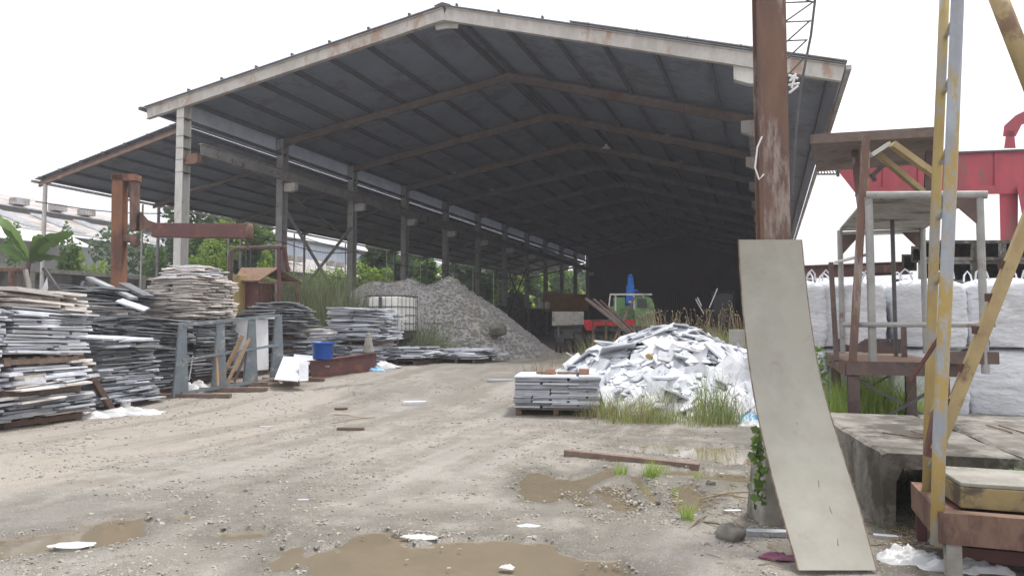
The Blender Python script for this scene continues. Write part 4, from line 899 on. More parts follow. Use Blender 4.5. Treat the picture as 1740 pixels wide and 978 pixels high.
# water tank in cage
def ibc():
    c = G(666, 20.3); z0 = c.z+.66
    e = empty('caged_water_tank', c, 'milky plastic tank in a black wire cage on a stand by the gravel heap', 'tank')
    w_, d_, h = 1.0, 1.15, 1.02; zz = z0+.15
    mb = MB(); n = 4
    MB().lohi((c.x-w_/2+.03, c.y-d_/2+.03, zz), (c.x+w_/2-.03, c.y+d_/2-.03, zz+h-.04)).build('tank', M['ibc'], e, bevel=.07)
    MB().lathe((c.x, c.y, zz+h-.045), [(0,0),(.11,0),(.11,.05),(0,.05)], 16).build('cap', M['dark_steel'], e)
    for k, f in enumerate((0, .22, .45, .68, .98)):
        z = zz+h*f
        MB().tube([(c.x-w_/2, c.y-d_/2, z), (c.x+w_/2, c.y-d_/2, z), (c.x+w_/2, c.y+d_/2, z), (c.x-w_/2, c.y+d_/2, z), (c.x-w_/2, c.y-d_/2, z)], .014 if f < .9 else .02, 6).build('cage_ring', M['cable'], e)
    for k in range(6):
        t = -.5+k/5
        for sx in (-1, 1):
            MB().tube([(c.x+t*w_, c.y+sx*(d_/2+.002), zz), (c.x+t*w_, c.y+sx*(d_/2+.002), zz+h*.98)], .007, 6).build('cage_bar', M['cable'], e)
            MB().tube([(c.x+sx*(w_/2+.002), c.y+t*d_, zz), (c.x+sx*(w_/2+.002), c.y+t*d_, zz+h*.98)], .007, 6).build('cage_bar', M['cable'], e)
    MB().lohi((c.x-.1, c.y-d_/2-.03, zz+h*.55), (c.x+.0, c.y-d_/2-.02, zz+h*.95)).build('label_plate', M['dark_steel'], e)
    for s_ in (-.42, 0, .42):
        MB().lohi((c.x+s_-.06, c.y-d_/2, z0), (c.x+s_+.06, c.y+d_/2, z0+.148)).build('pallet_bearer', M['dark_steel'], e)
    s2 = empty('tank_stand', c, 'dark steel stand carrying the caged water tank', 'stand')
    for sx in (-1, 1):
        for sy in (-1, 1): MB().bar((c.x+sx*.48, c.y+sy*.55, c.z-.05), (c.x+sx*.48, c.y+sy*.55, z0-.06), .07, .07).build('leg', M['dark_steel'], s2)
        MB().bar((c.x+sx*.48, c.y-.6, z0-.035), (c.x+sx*.48, c.y+.6, z0-.035), .07, .06).build('beam', M['dark_steel'], s2)
    MB().lohi((c.x-.5, c.y-.58, c.z+.1), (c.x+.5, c.y+.58, c.z+.13)).build('shelf', M['darkwood'], s2)
ibc()
# jib crane
def jib():
    b = G(201, 18); D = 18
    e = empty('jib_crane', b, 'rusty orange pillar jib crane with a maroon beam arm crossing the front column', 'crane')
    X = Vector((RT[0], RT[1], 0)); Yv = Vector((FW[0], FW[1], 0))
    def pt(px, py, dd=0): return P(px, py, D+dd)
    MB().bar(b+Vector((0,0,-.1)), pt(204,297), .28, .28, up=(FW[0],FW[1],0)).build('pillar', M['rust_orange'], e, bevel=.01)
    MB().bar(pt(194,303), pt(236,303), .28, .17).build('head_arm', M['rust_orange'], e, bevel=.01)
    MB().bar(pt(229,309), pt(229,392), .17, .20, up=(FW[0],FW[1],0)).build('hanger', M['rust'], e, bevel=.01)
    MB().prism([(237,360),(240,360),(252,374),(264,378),(264,392),(237,392)], lambda q: pt(q[0], q[1], -.1), lambda q: pt(q[0], q[1], .1)).build('gusset', M['rust'], e)
    MB().bar(pt(208,405), pt(231,405), .22, .20).build('lower_bearing', M['rust'], e, bevel=.02)
    MB().lathe(pt(229,420), [(.02,0),(.10,.04),(.12,.15),(.10,.3),(0,.32)], 14).build('pin_housing', M['rust'], e, True)
    MB().bar(pt(261,391), pt(423,393), .22, .36).build('beam_arm', M['maroon'], e, bevel=.01)
    MB().lathe(pt(422,408), [(0,0),(.10,.02),(.12,.1),(.12,.30),(.10,.42),(0,.44)], 16).build('end_swivel', M['rust'], e, True)
    MB().tube([pt(421,408), pt(421,425)], .03, 8).build('hook_shaft', M['rust'], e)
    for k in (-5, 0, 6, 10): MB().tube([pt(406+k*2, 424), pt(406+k*2, 455)], .012, 5).build('hanging_rod', M['dark_steel'], e)
jib()
# rusty hut with a pipe arch
def hut():
    D = 19.5; b = G(447, D); e = empty('rusty_hut', b, 'small rusty sheet-metal hut with a gabled roof behind the dark slabs', 'hut')
    f = lambda px, py, dd=0: P(px, py, D+dd)
    q = [f(397,478,-.3), f(440,478,-.6), f(473,456,.2), f(410,456,.9)]
    n = Vector((0,0,.03)); MB().add(q+[v+n for v in q], [(3,2,1,0),(4,5,6,7),(0,1,5,4),(1,2,6,5),(2,3,7,6),(3,0,4,7)]).build('roof', M['rust_sheet'], e)
    q = [f(473,456,.2), f(410,456,.9), f(480,478,1.3), f(512,480,.2)]
    q = [q[0], q[3], q[2], q[1]]; MB().add(q+[v+n for v in q], [(3,2,1,0),(4,5,6,7),(0,1,5,4),(1,2,6,5),(2,3,7,6),(3,0,4,7)]).build('roof', M['rust_sheet'], e)
    MB().bar(f(440,479,-.6), f(512,481,.2), .05, .07).build('eave_bar', M['rust'], e)
    a = f(402,480,-.1); c = f(440,480,-.4); MB().prism([(a.x,a.y),(c.x,c.y),(c.x-.2,c.y+.9),(a.x-.2,a.y+.9)], lambda v:(v[0],v[1],b.z), lambda v:(v[0],v[1],a.z)).build('wall', M['maroon'], e)
    for px in (442, 505): MB().bar(G(px, D-.3), f(px,481,-.3), .07, .07, up=(1,0,0)).build('post', M['rust'], e)
    y = G(398, D-.4); tag(MB().lohi((y.x-.15, y.y-.02, y.z), (y.x+.12, y.y+.3, P(400,468,D).z)).build('yellow_cabinet', M['yellow'], bevel=.02), 'yellow metal cabinet edge beside the rusty hut', 'cabinet')
    g = G(392, D); e2 = empty('pipe_arch', g, 'rusty bent pipe arch standing over the rusty hut', 'pipe frame')
    D2 = D-.7
    MB().tube([G(391, D2), P(391,440,D2), P(393,428,D2), P(401,423,D2), P(440,421,D2), P(478,419,D2)], .065, 10).build('arch_pipe', M['brown_steel'], e2, True)
    MB().bar(G(474, D2), P(474,417,D2), .07, .08, up=(1,0,0)).build('upright', M['maroon'], e2)
    MB().bar(P(489,462,D2+.3), P(483,418,D2), .07, .08, up=(1,0,0)).build('upright', M['maroon'], e2)
hut()
a, b = P(103, 498, 14), P(74, 455, 14); tag(MB().bar(a, b, .06, .06).build('leaning_rail', M['dark_steel']), 'dark rail sloping in front of the boundary wall above the left edge stack', 'rail')
a, b = P(50, 490, 14), P(43, 458, 14); tag(MB().bar(a, b, .07, .05, up=(1,0,0)).build('grey_post', M['conc']), 'short grey post leaning before the boundary wall', 'post')
e = empty('rusty_trestle', P(0,500,15), 'rusty steel frame before the boundary wall at the left edge', 'trestle')
MB().bar(P(-30,458,15), P(43,458,15), .06, .07).build('top_bar', M['rust'], e); MB().bar(P(21,500,15), P(21,460,15), .12, .1, up=(1,0,0)).build('upright', M['rust'], e)
tag(MB().prism([(70,495),(80,470),(82,490),(76,500)], lambda q:P(q[0],q[1],12.6), lambda q:P(q[0],q[1],12.65)).build('white_shard', M['plastic']), 'torn white plastic shard standing on top of the left edge stack', 'shard')
# ================================================================== inside the shed
def truck():
    D = 27; b = G(1070, D); e = empty('green_truck', b, 'old pale green truck with an open rear frame parked in the shed', 'truck')
    f = lambda px, py, dd=0: P(px, py, D+dd)
    X = Vector((RT[0], RT[1], 0)); Fw = Vector((FW[0], FW[1], 0))
    z = lambda py: P(1070, py, D).z
    # cab body with a rounded shoulder, seen from behind
    prof = [(1078,560),(1078,503),(1100,503),(1108,508),(1112,520),(1114,545),(1113,560)]
    cb = MB().prism(prof, lambda q: f(q[0], q[1], .2), lambda q: f(q[0], q[1], 1.7)).build('cab', M['green'], e, bevel=.03)
    MB().prism([(1083,508),(1098,508),(1100,522),(1083,522)], lambda q: f(q[0], q[1], .17), lambda q: f(q[0], q[1], .19)).build('rear_window', M['glass'], cb)
    MB().prism([(1036,560),(1036,520),(1078,520),(1078,560)], lambda q: f(q[0], q[1], 1.0), lambda q: f(q[0], q[1], 1.9)).build('engine_cover', M['green'], e, bevel=.03)
    MB().prism([(1042,505),(1062,505),(1062,520),(1042,520)], lambda q: f(q[0], q[1], 1.2), lambda q: f(q[0], q[1], 1.6)).build('headboard', M['green'], e)
    for a, c in (((1034,528),(1037,501)),((1046,528),(1046,501)),((1078,526),(1077,501)),((1093,505),(1093,500))): MB().bar(f(*a), f(*c), .05, .05, up=(1,0,0)).build('frame_post', M['pale_steel'], e)
    MB().bar(f(1036,500), f(1108,500), .06, .07).build('frame_top', M['pale_steel'], e)
    MB().prism([(990,543),(1080,543),(1080,553),(992,553)], lambda q: f(q[0], q[1], -.6), lambda q: f(q[0], q[1], -.4)).build('red_bumper', M['redplain'], e, bevel=.02)
    MB().prism([(992,553),(1014,553),(1010,561),(996,561)], lambda q: f(q[0], q[1], -.65), lambda q: f(q[0], q[1], -.5)).build('red_tail_box', M['redplain'], e)
    MB().lohi((b.x-1.5, b.y-.6, b.z+.75), (b.x+.8, b.y+1.6, b.z+.95)).build('chassis', M['dark_steel'], e)
    for px, dd in ((1003,-.2),(1062,-.2),(1003,1.6),(1090,1.4)):
        c = G(px, D+dd)+Vector((0,0,.42)); w_ = empty('wheel', c, None, None); w_.parent = e; w_.matrix_parent_inverse = Matrix.Translation(-Vector(e.location))
        ax = X*.13
        def disc(r, h, mm, nm):
            o = MB().tube([c-ax*h, c+ax*h], r, 20).build(nm, mm); o.parent = w_; o.matrix_parent_inverse = Matrix.Translation(-c)
        disc(.42, 1, M['tyre'], 'tyre'); disc(.2, 1.06, M['pale_steel'], 'rim')
truck()
def trailer():
    D = 25; b = G(965, D); e = empty('box_trailer', b, 'small grey box trailer parked right of the gravel heap in the shed', 'trailer')
    f = lambda px, py, dd=0: P(px, py, D+dd)
    MB().prism([(938,529),(992,529),(992,551),(938,553)], lambda q: f(q[0], q[1], 0), lambda q: f(q[0], q[1], .06)).build('tail_panel', M['conc'], e)
    MB().prism([(940,551),(990,551),(990,555),(940,555)], lambda q: f(q[0], q[1], .08), lambda q: f(q[0], q[1], 3)).build('deck', M['dark_steel'], e)
    MB().prism([(940,531),(943,531),(943,552),(940,552)], lambda q: f(q[0], q[1], .08), lambda q: f(q[0], q[1], 3)).build('side_panel', M['col'], e)
    for px in (950, 981):
        for dd in (.35, 2.2): c = G(px, D+dd)+Vector((0,0,.38)); MB().tube([c-Vector((.13,.05,0)), c+Vector((.13,.05,0))], .38, 18).build('wheel', M['tyre'], e)
    MB().bar(G(949, D), f(949,555,.1), .06, .06, up=(1,0,0)).build('leg', M['dark_steel'], e)
    MB().prism([(942,555),(988,555),(988,575),(942,575)], lambda q: f(q[0], q[1], .3), lambda q: f(q[0], q[1], .36)).build('axle_guard', M['dark_steel'], e)
trailer()
def bluemast():
    D = 30; b = G(1071, D); e = empty('blue_machine', b, 'bright blue machine column rising behind the green truck', 'machine')
    f = lambda px, py, dd=0: P(px, py, D+dd)
    MB().prism([(1065,500),(1078,500),(1076,470),(1067,470)], lambda q: f(q[0], q[1], -.16), lambda q: f(q[0], q[1], .16)).build('mast', M['bluem'], e, bevel=.02)
    MB().prism([(1063,516),(1078,516),(1078,484),(1064,484)], lambda q: f(q[0], q[1], -.25), lambda q: f(q[0], q[1], .25)).build('housing', M['bluem'], e, bevel=.03)
    MB().bar(b, f(1071,515), .3, .3, up=(1,0,0)).build('pedestal', M['bluem'], e)
    MB().lathe(f(1071,470), [(0,.0),(.09,0),(.09,.1),(0,.1)], 12).build('cap', M['bluem'], e)
    MB().prism([(1068,514),(1074,514),(1074,511),(1068,511)], lambda q: f(q[0], q[1], -.27), lambda q: f(q[0], q[1], -.262)).build('white_plate', M['whitepanel'], e)
    MB().tube([f(1078,494,-.2), f(1084,494,-.2)], .05, 8).build('crank', M['bluem'], e)
bluemast()
BG = 'rusty steel bars leaning in front of the truck'
for k, (a, b, dd, w_) in enumerate(((( 996,507),(1075,570),20.5,.09),((1000,509),(1080,568),20.6,.07),((1009,508),(1062,556),20.7,.06),((1020,510),(1070,556),20.8,.06),((1033,525),(1085,575),21,.06),((1078,505),(1052,560),21,.05))):
    A, B_ = P(*b, dd-1.2), P(*a, dd); A.z = gz(A.x, A.y)+.05 if False else A.z
    d_ = (B_-A); t = (A.z-gz(A.x, A.y))/max(.1, d_.z); A = A-d_*t
    tag(MB().bar(A, B_, w_, w_*.6).build('leaning_bar', M['rust'] if k % 2 else M['rafter']), ['thickest rusty bar leaning left of the truck','second rusty bar close under the thickest one','thin pale rusty bar third from the left','thin pale rusty bar fourth from the left','low rusty bar nearest the green cab','rusty bar leaning the other way before the truck'][k], 'steel bar', BG)
e = empty('bar_stand', G(1030, 21), 'low rusty trestle holding the leaning bars', 'trestle')
MB().bar(P(1005,545,20.7), P(1055,545,20.7), .05, .05).build('cross_bar', M['rust'], e)
for px in (1008, 1030, 1052): MB().bar(G(px, 20.9), P(px,544,20.8), .05, .05, up=(1,0,0)).build('leg', M['rust'], e)
# orange container and clutter at the far left of the shed
D = 62; c = empty('orange_container', G(965, D), 'orange-brown container standing beyond the last left columns', 'container')
MB().prism([(922,500),(930,497),(1000,500),(1000,528),(922,528)], lambda q:P(q[0],q[1],D), lambda q:P(q[0]+2,q[1],D+5)).build('body', M['orange'], c)
MB().prism([(922,496),(948,494),(948,499),(922,500)], lambda q:P(q[0],q[1],D-.2), lambda q:P(q[0]+2,q[1],D+3)).build('roof', M['yellow'], c)
for k, px in enumerate((919, 930)):
    p = P(px, 524, 56); tag(MB().lathe(p, [(0,0),(.22,0),(.24,.3),(.22,.5),(.1,.55),(0,.55)], 12).build('white_drum', M['whitepanel'], None, True), ['left white drum on the far low wall', 'right white drum on the far low wall'][k], 'drum')
e = empty('work_stand', G(1200, 24), 'dark machine stand with slanting rods before the far doorway', 'stand')
MB().lohi(G(1185,24)+Vector((0,0,-.1)), G(1218,24.6)+Vector((0,0,.9))).build('base', M['dark_steel'], e)
for a, b in (((1205,523),(1219,490)),((1196,533),(1182,508)),((1192,520),(1185,505))): MB().bar(P(*a,23.8), P(*b,23.8), .05, .03).build('rod', M['pale_steel'], e)
# ================================================================== grasses at the right
grassobj('tall_grass', 'tall yellow-green grass with brown seed heads behind the white rubble heap', M['grass'],
  [(px, d, 300, .55, h, .014, .45) for px, d, h in ((1190,16.8,1.2),(1225,16.4,1.35),(1250,16.2,1.35),(1170,17,1.1),(1130,17.5,.9),(1265,16,1.3),(1210,17,1.35),(1090,18,.8),(1050,18.0,.6),(1240,17,1.45),(1235,16,1.2),(1150,16.8,.9))])
mb = MB()
for _ in range(190):
    px = random.uniform(1085, 1275); d = random.uniform(16, 19); g = G(px, d); h = random.uniform(1.0, 1.75)*(.75+.35*(px-1085)/190); a = random.uniform(0, 6.28); l = random.uniform(.05, .35)
    t_ = g+Vector((math.cos(a)*l, math.sin(a)*l, h)); mb.tube([g, g+Vector((math.cos(a)*l*.3, math.sin(a)*l*.3, h*.6)), t_], .006, 4)
    mb.tube([t_, t_+Vector((math.cos(a)*.04, math.sin(a)*.04, .05)), t_+Vector((math.cos(a)*.09, math.sin(a)*.09, .03))], [.005, .013, .003], 5)
tag(mb.build('seed_heads', M['straw']), 'brown feathery seed heads above the tall grass', 'grass', kind='stuff')
grassobj('dry_weeds', 'sparse dry weeds between the gravel heap and the white rubble heap', M['straw'], [(px, d, 26, .4, h, .010, .6) for px, d, h in ((930,16,.6),(960,16.5,.7),(905,16,.3),(985,16,.8),(1005,17,1.0),(1020,18,1.0),(945,15,.3))])
grassobj('weeds', 'green weeds at the left end of the white rubble heap', M['grass'], [(px, d, 70, .4, h, .012, .6) for px, d, h in ((985,15.8,.6),(1000,16.2,.8),(960,15.5,.25),(1020,17,.9),(1040,17.5,.9),(1070,17.5,.9))])
grassobj('grass', 'thick tall green grass in front of the white rubble heap', M['grass'],
  [(px, d, n, .30, h, .011, .75) for px, d, h, n in ((1020,11.5,.42,90),(1045,11.2,.5,130),(1085,11.0,.42,150),(1115,10.8,.40,130),(1140,10.8,.30,90),(1005,11.5,.32,50),(1100,11.4,.62,80),(1130,11.4,.8,60),(1065,10.7,.26,90),(985,11.3,.28,15),(1035,11.7,.5,60))])
grassobj('grass', 'taller green grass clump near the beige panel in front of the rubble heap', M['grass'],
  [(px, d, n, .20, h, .011, .5) for px, d, h, n in ((1190,10.9,.7,60),(1205,10.8,.95,75),(1218,10.7,1.05,45),(1238,10.6,.7,60),(1252,10.7,.5,50),(1185,10.4,.4,40),(1220,10.4,.4,40))])
grassobj('grass_straw', 'dry straw blades mixed into the grass before the rubble heap', M['straw'], [(px, 11.0, 50, .4, .6, .008, .7) for px in (1030,1060,1100,1130,1200,1240)])
for k, (px, py, h, n, s_) in enumerate(((1055,805,.17,60,.07),(1107,810,.22,110,.09),(1128,803,.13,25,.07),(1168,885,.22,60,.05),(1187,812,.12,30,.06),(1145,838,.10,25,.04))):
    g = GP(px, py); mb = MB(); blades(mb, (g.x, g.y, None), n, s_, h, .007, .7)
    tag(mb.build('grass_tuft', M['grassbright']), ['small bright grass tuft left of the larger one by the sunken timber','largest bright grass tuft between the puddles','sparse tuft just right of the largest tuft','lone tuft nearest the camera beside the right puddle','thin tuft right of the puddles below the timber end','tiny tuft at the left rim of the right puddle'][k], 'grass tuft', None)
# ================================================================== right side: bags, stand, culverts, crane
def bag(c, w_, d_, h, label, loops=True, seed=0):
    e = empty('bulk_bag', c, label, 'bag', 'white bulk bags stacked two high')
    n = 14; mb = MB(); vs_ = []; R_ = 22
    for j in range(R_+1):
        t = j/R_
        bul = 1+.10*math.sin(math.pi*min(1, t*1.05))**.6; sh = 1 if t < .88 else 1-.5*((t-.88)/.12)**2
        for i in range(4*n):
            s_ = i/n; k = int(s_); f = s_-k; x, y = ((-1+2*f, -1), (1, -1+2*f), (1-2*f, 1), (-1, 1-2*f))[k]
            q = max(abs(x), abs(y)); L_ = math.hypot(x, y); rr = .34; m_ = (1-rr)+rr/L_*1.0
            x *= m_; y *= m_
            cr = .045*noise.noise(Vector((x*1.6, y*1.6+seed*7, t*16)))+.012*noise.noise(Vector((x*6, y*6+seed, t*5)))
            vs_.append((c.x+(x*w_/2)*bul*sh*(1+cr), c.y+(y*d_/2)*bul*sh*(1+cr), c.z+h*t+.02*noise.noise(Vector((x*3, y*3, seed)))*(t > .85)))
    N_ = 4*n; mb.add(vs_, [(j*N_+i, j*N_+(i+1) % N_, (j+1)*N_+(i+1) % N_, (j+1)*N_+i) for j in range(R_) for i in range(N_)]+[tuple(R_*N_+i for i in range(N_))])
    mb.build('sack', M['bag'], e, True)
    if loops:
        for sx, sy in ((-1,-1),(1,-1),(1,1),(-1,1)):
            a = Vector((c.x+sx*w_*.36, c.y+sy*d_*.36, c.z+h-.02)); dx = random.uniform(.08, .16)*-sx
            MB().tube([a, a+Vector((dx*.1,0,.12)), a+Vector((dx*.6,-.03,.19)), a+Vector((dx*1.2,-.02,.12)), a+Vector((dx*1.5,0,-.01))], .016, 6).build('lifting_loop', M['bag'], e)
bl = [(1440, 12.6, 'between the beige panel and the stand'), (1572, 12.4, 'in the middle of the row'), (1700, 12.2, 'at the right end behind the yellow ladder'), (1345, 12.8, 'partly hidden by the beige panel'), (1830, 12.1, 'beyond the right edge')]
for k, (px, d, nm) in enumerate(bl):
    g = G(px, d); bag(Vector((g.x, g.y, 0)), 1.15, 1.08, 1.12, 'lower white bulk bag '+nm, False, k); bag(Vector((g.x+.02, g.y+.03, 1.13)), 1.13, 1.06, 1.16, 'upper white bulk bag '+nm, True, k+9)
def stand():
    def cf(u, d, z): return cw(u, d, z)
    o = cw(4.43, 9.3, 0); e = empty('access_stand', o, 'rusty steel access stand with a railed deck and a sloping canopy', 'stand')
    S_ = lambda x, y, z: (o.x+x, o.y+y, z)
    mr = M['brown_steel']; zt = 1.02
    W_, L_ = 1.12, 3.1
    MB().lohi(S_(0, 0, zt-.03), S_(W_, L_, zt)).build('deck', M['rust_sheet'], e)
    MB().lohi(S_(-.04, -.06, zt-.17), S_(W_+.12, -.002, zt+.003)).build('edge_beam', mr, e); MB().lohi(S_(-.06, -.003, zt-.19), S_(-.002, L_, zt+.003)).build('edge_beam', M['rust'], e)
    MB().lohi(S_(.1, L_, zt-.05), S_(W_, L_+.06, zt+.24)).build('toe_board', mr, e)
    MB().lohi(S_(W_-.25, -.16, zt+.0), S_(W_+.52, -.10, zt+.15)).build('side_beam', mr, e)
    for x, y in ((.05, .06), (W_-.05, .06), (.05, 2.6), (W_-.05, 2.2)): MB().ibeam(S_(x, y, -.05), S_(x, y, zt-.19), .14, .14, .02, up=(0,1,0)).build('leg', mr, e)
    for a, b in (((.1,.02,.1),(W_-.1,.02,.72)),((.1,.04,.78),(W_-.1,.04,.25)),((.1,2.5,.2),(W_-.2,2.2,.8)),((.15,2.5,.8),(W_-.1,2.3,.1))): MB().bar(S_(*a), S_(*b), .035, .035).build('brace', M['dark_steel'], e)
    pp = M['pale_steel']
    tops = {}
    for nm, x, y, z1, r, m_ in (('post', .28, .0, 3.17, .05, M['col']), ('post', 1.5, -.12, 3.12, .045, M['col']), ('post', .2, 3.05, 3.12, .045, M['col']), ('post', 1.45, 3.05, 3.12, .045, M['col']), ('post', .82, 1.8, 3.1, .03, M['dark_steel'])):
        MB().tube([S_(x, y, zt if y != -.12 else .9), S_(x, y, z1)], r, 10).build(nm, m_, e)
    MB().tube([S_(-.05, .1, 1.5), S_(.28, -.06, 1.5), S_(1.6, -.20, 1.5)], .034, 10).build('handrail', M['col'], e)
    MB().tube([S_(-.12, .3, 2.35), S_(.25, .02, 2.42)], .02, 8).build('side_rail', M['pale_steel'], e)
    MB().tube([S_(.25, -.02, 3.2), S_(1.58, -.14, 3.10)], .05, 10).build('canopy_tube', M['col'], e)
    q = [Vector(S_(*v)) for v in ((.27,.02,3.16),(1.45,-.1,3.07),(1.5,3.1,3.10),(.2,3.1,3.12))]
    MB().add(q+[v+Vector((0,0,.04)) for v in q], [(3,2,1,0),(4,5,6,7),(0,1,5,4),(1,2,6,5),(2,3,7,6),(3,0,4,7)]).build('canopy_sheet', M['conc'], e)
    MB().tube([S_(.2, 3.08, 3.06), S_(1.5, 3.08, 3.06)], .04, 8).build('rear_tube', M['pale_steel'], e)
    for x, s_ in ((.22, 1), (1.45, -1)): MB().prism([(0,0),(.3*s_,0),(0,-.35)], lambda p:S_(x+p[0], 3.07, 3.04+p[1]), lambda p:S_(x+p[0], 3.03, 3.04+p[1])).build('gusset', mr, e)
    MB().prism([(0,0),(-.32,0),(0,-.35)], lambda p:S_(1.49+p[0], -.10, 3.07+p[1]), lambda p:S_(1.49+p[0], -.14, 3.07+p[1])).build('gusset', mr, e)
    MB().bar(S_(-.14, .1, zt), S_(-.16, .4, 2.35), .09, .06, up=(1,0,0)).build('dark_upright', mr, e)
    MB().bar(S_(.04, -.02, zt), S_(.28, .1, 4.0), .11, .09, up=(1,0,0)).build('brown_upright', M['rust_post'], e)
    MB().bar(S_(.9, 1.6, zt), S_(.9, 1.6, 1.5), .12, .06, up=(1,0,0)).build('stub_post', mr, e)
    for x in (.36, 1.45):
        MB().tube([S_(x, .02, 1.28), S_(x+.12, .02, 1.28)], .015, 6).build('bolt', M['dark_steel'], e); MB().tube([S_(x+.11, .02, 1.28), S_(x+.13, .02, 1.28)], .05, 8).build('bolt_head', M['dark_steel'], e)
stand()
def gallery():
    D = 9.6; e = empty('overhead_gallery', G(1460, D), 'brown steel overhead gallery on rusty posts with yellow braces', 'gallery')
    f = lambda px, py, dd=0: P(px, py, D+dd)
    q = [f(1380,262,0), f(1600,262,-.6), f(1592,252,2.5), f(1392,252,3.0)]
    mb = MB(); q2 = [f(1380,258,0), f(1605,252,-.6), f(1600,218,2.5), f(1385,232,3.0)]
    zt = f(1500, 225, 0).z
    lo = [f(1378,288,.1), f(1604,272,-.3), f(1592,262,1.3), f(1388,262,1.9)]
    for v in lo: v.z = f(1500,241,0).z
    hi = [Vector((v.x, v.y, zt)) for v in lo]
    MB().add(lo+hi, [(3,2,1,0),(4,5,6,7),(0,1,5,4),(1,2,6,5),(2,3,7,6),(3,0,4,7)]).build('floor_box', M['gallery'], e)
    for px, m_, dd, w_ in ((1471, M['yellowrust'], -.1, .10), (1578, M['brown_steel'], .4, .08)):
        MB().bar(f(px-3, 345 if px != 1471 else 335, dd), f(px, 258, dd), w_, w_, up=(1,0,0)).build('post', m_, e)
    MB().bar(f(1463,350,.2), f(1452,258,.5), .09, .09, up=(1,0,0)).build('post', M['rust_post'], e)
    MB().bar(f(1516,245,-.3), f(1592,300,-.3), .10, .08).build('brace', M['yellowrust'], e)
    MB().bar(f(1492,262,.3), f(1568,326,.3), .09, .07).build('brace', M['yellowrust'], e)
    MB().bar(f(1480,264,-.2), f(1511,244,-.2), .08, .05).build('brace', M['pale_steel'], e)
    MB().bar(f(1480,300,.2), f(1500,282,.2), .06, .05).build('bracket', M['dark_steel'], e); MB().bar(f(1481,294,.2), f(1487,308,.2), .06, .05, up=(1,0,0)).build('bracket', M['dark_steel'], e)
gallery()
M['culv'] = mat('damp_stained_concrete', (.24,.225,.20), (.13,.12,.105), .9, 3, c3=(.065,.06,.048), c3scale=1.2, c3amt=.45, bump=.01, bscale=22)
def culverts():
    z1 = .565; L_ = [((2.70,5.2),(3.30,7.6),.93,'nearest mossy concrete box culvert behind the beige panel'), ((3.66,5.02),(4.26,7.45),1.0,'mossy concrete box culvert behind the yellow box'), ((4.70,4.85),(5.3,7.3),1.0,'third concrete box culvert at the right edge')]
    for k, (a, b, w_, lab) in enumerate(L_):
        a = cw(*a, 0); b = cw(*b, 0); d = (b-a); d.z = 0; Ln = d.length; d.normalize(); r = Vector((d.y, -d.x, 0))
        mb = MB(); n = 8; outer = [(0,-.03),(w_,-.03),(w_,z1-.02),(w_-.03,z1),(.03,z1),(0,z1-.02)]
        t = .085; ch = .12; inner = [(t,.06),(w_-t,.06),(w_-t,z1-t-ch),(w_-t-.03,z1-t-.04),(w_-t-ch,z1-t),(t+ch,z1-t),(t+.03,z1-t-.04),(t,z1-t-ch)]
        # ring of wall pieces along the length (hollow)
        ol = [(t,-.03),(0,-.03),(0,z1-.02),(.03,z1),(w_-.03,z1),(w_,z1-.02),(w_,-.03),(w_-t,-.03)]
        il = [(t,-.03),(t,.1),(t,z1-t-ch),(t+.04,z1-t-.03),(w_-t-.04,z1-t-.03),(w_-t,z1-t-ch),(w_-t,.1),(w_-t,-.03)]
        S_ = 16; rows = []
        for s_ in range(S_+1):
            o_ = a+d*(Ln*s_/S_)
            for li in (ol, il):
                for x, z in li:
                    q = o_+r*x+Vector((0,0,z)); j = .012*noise.noise(q*6)+.02*noise.noise(q*2); rows.append(q+Vector((j, j, j*.7)))
        m_ = len(ol); F_ = []
        for s_ in range(S_):
            b0 = s_*2*m_; b1 = b0+2*m_
            for i in range(m_-1):
                F_.append((b0+i, b0+i+1, b1+i+1, b1+i)); F_.append((b0+m_+i+1, b0+m_+i, b1+m_+i, b1+m_+i+1))
        for b0 in (0, S_*2*m_):
            for i in range(m_-1): F_.append((b0+i, b0+m_+i, b0+m_+i+1, b0+i+1))
        mb.add(rows, F_); e = empty('box_culvert', a, lab, 'culvert', 'concrete box culverts in a row')
        mb.build('culvert_shell', M['culv'], e)
        if k < 2:
            for (x0, y0, x1, y1) in (((.25,1.0,.60,.55),(.60,.55,.50,1.1)) if k == 0 else ((.35,1.2,.30,1.6),(.45,1.2,.40,1.6))):
                MB().tube([a+r*x0+d*y0+Vector((0,0,z1+.01)), a+r*x1+d*y1+Vector((0,0,z1+.02))], .007, 5).build('rebar', M['rust'], e)
    p = cw(3.15, 7.5, 0); tag(MB().lathe(p, [(.17,0),(.17,.62),(.14,.62),(.14,0)], 20).build('concrete_pipe', M['conc'], None, True), 'upright grey concrete pipe seen through the nearest culvert', 'pipe')
    p = cw(3.0, 6.2, .0); tag(MB().box((p.x, p.y, .07), (.35,.22,.14), .4).build('concrete_block', M['conc'], bevel=.01), 'small concrete block lying inside the nearest culvert', 'block')
culverts()
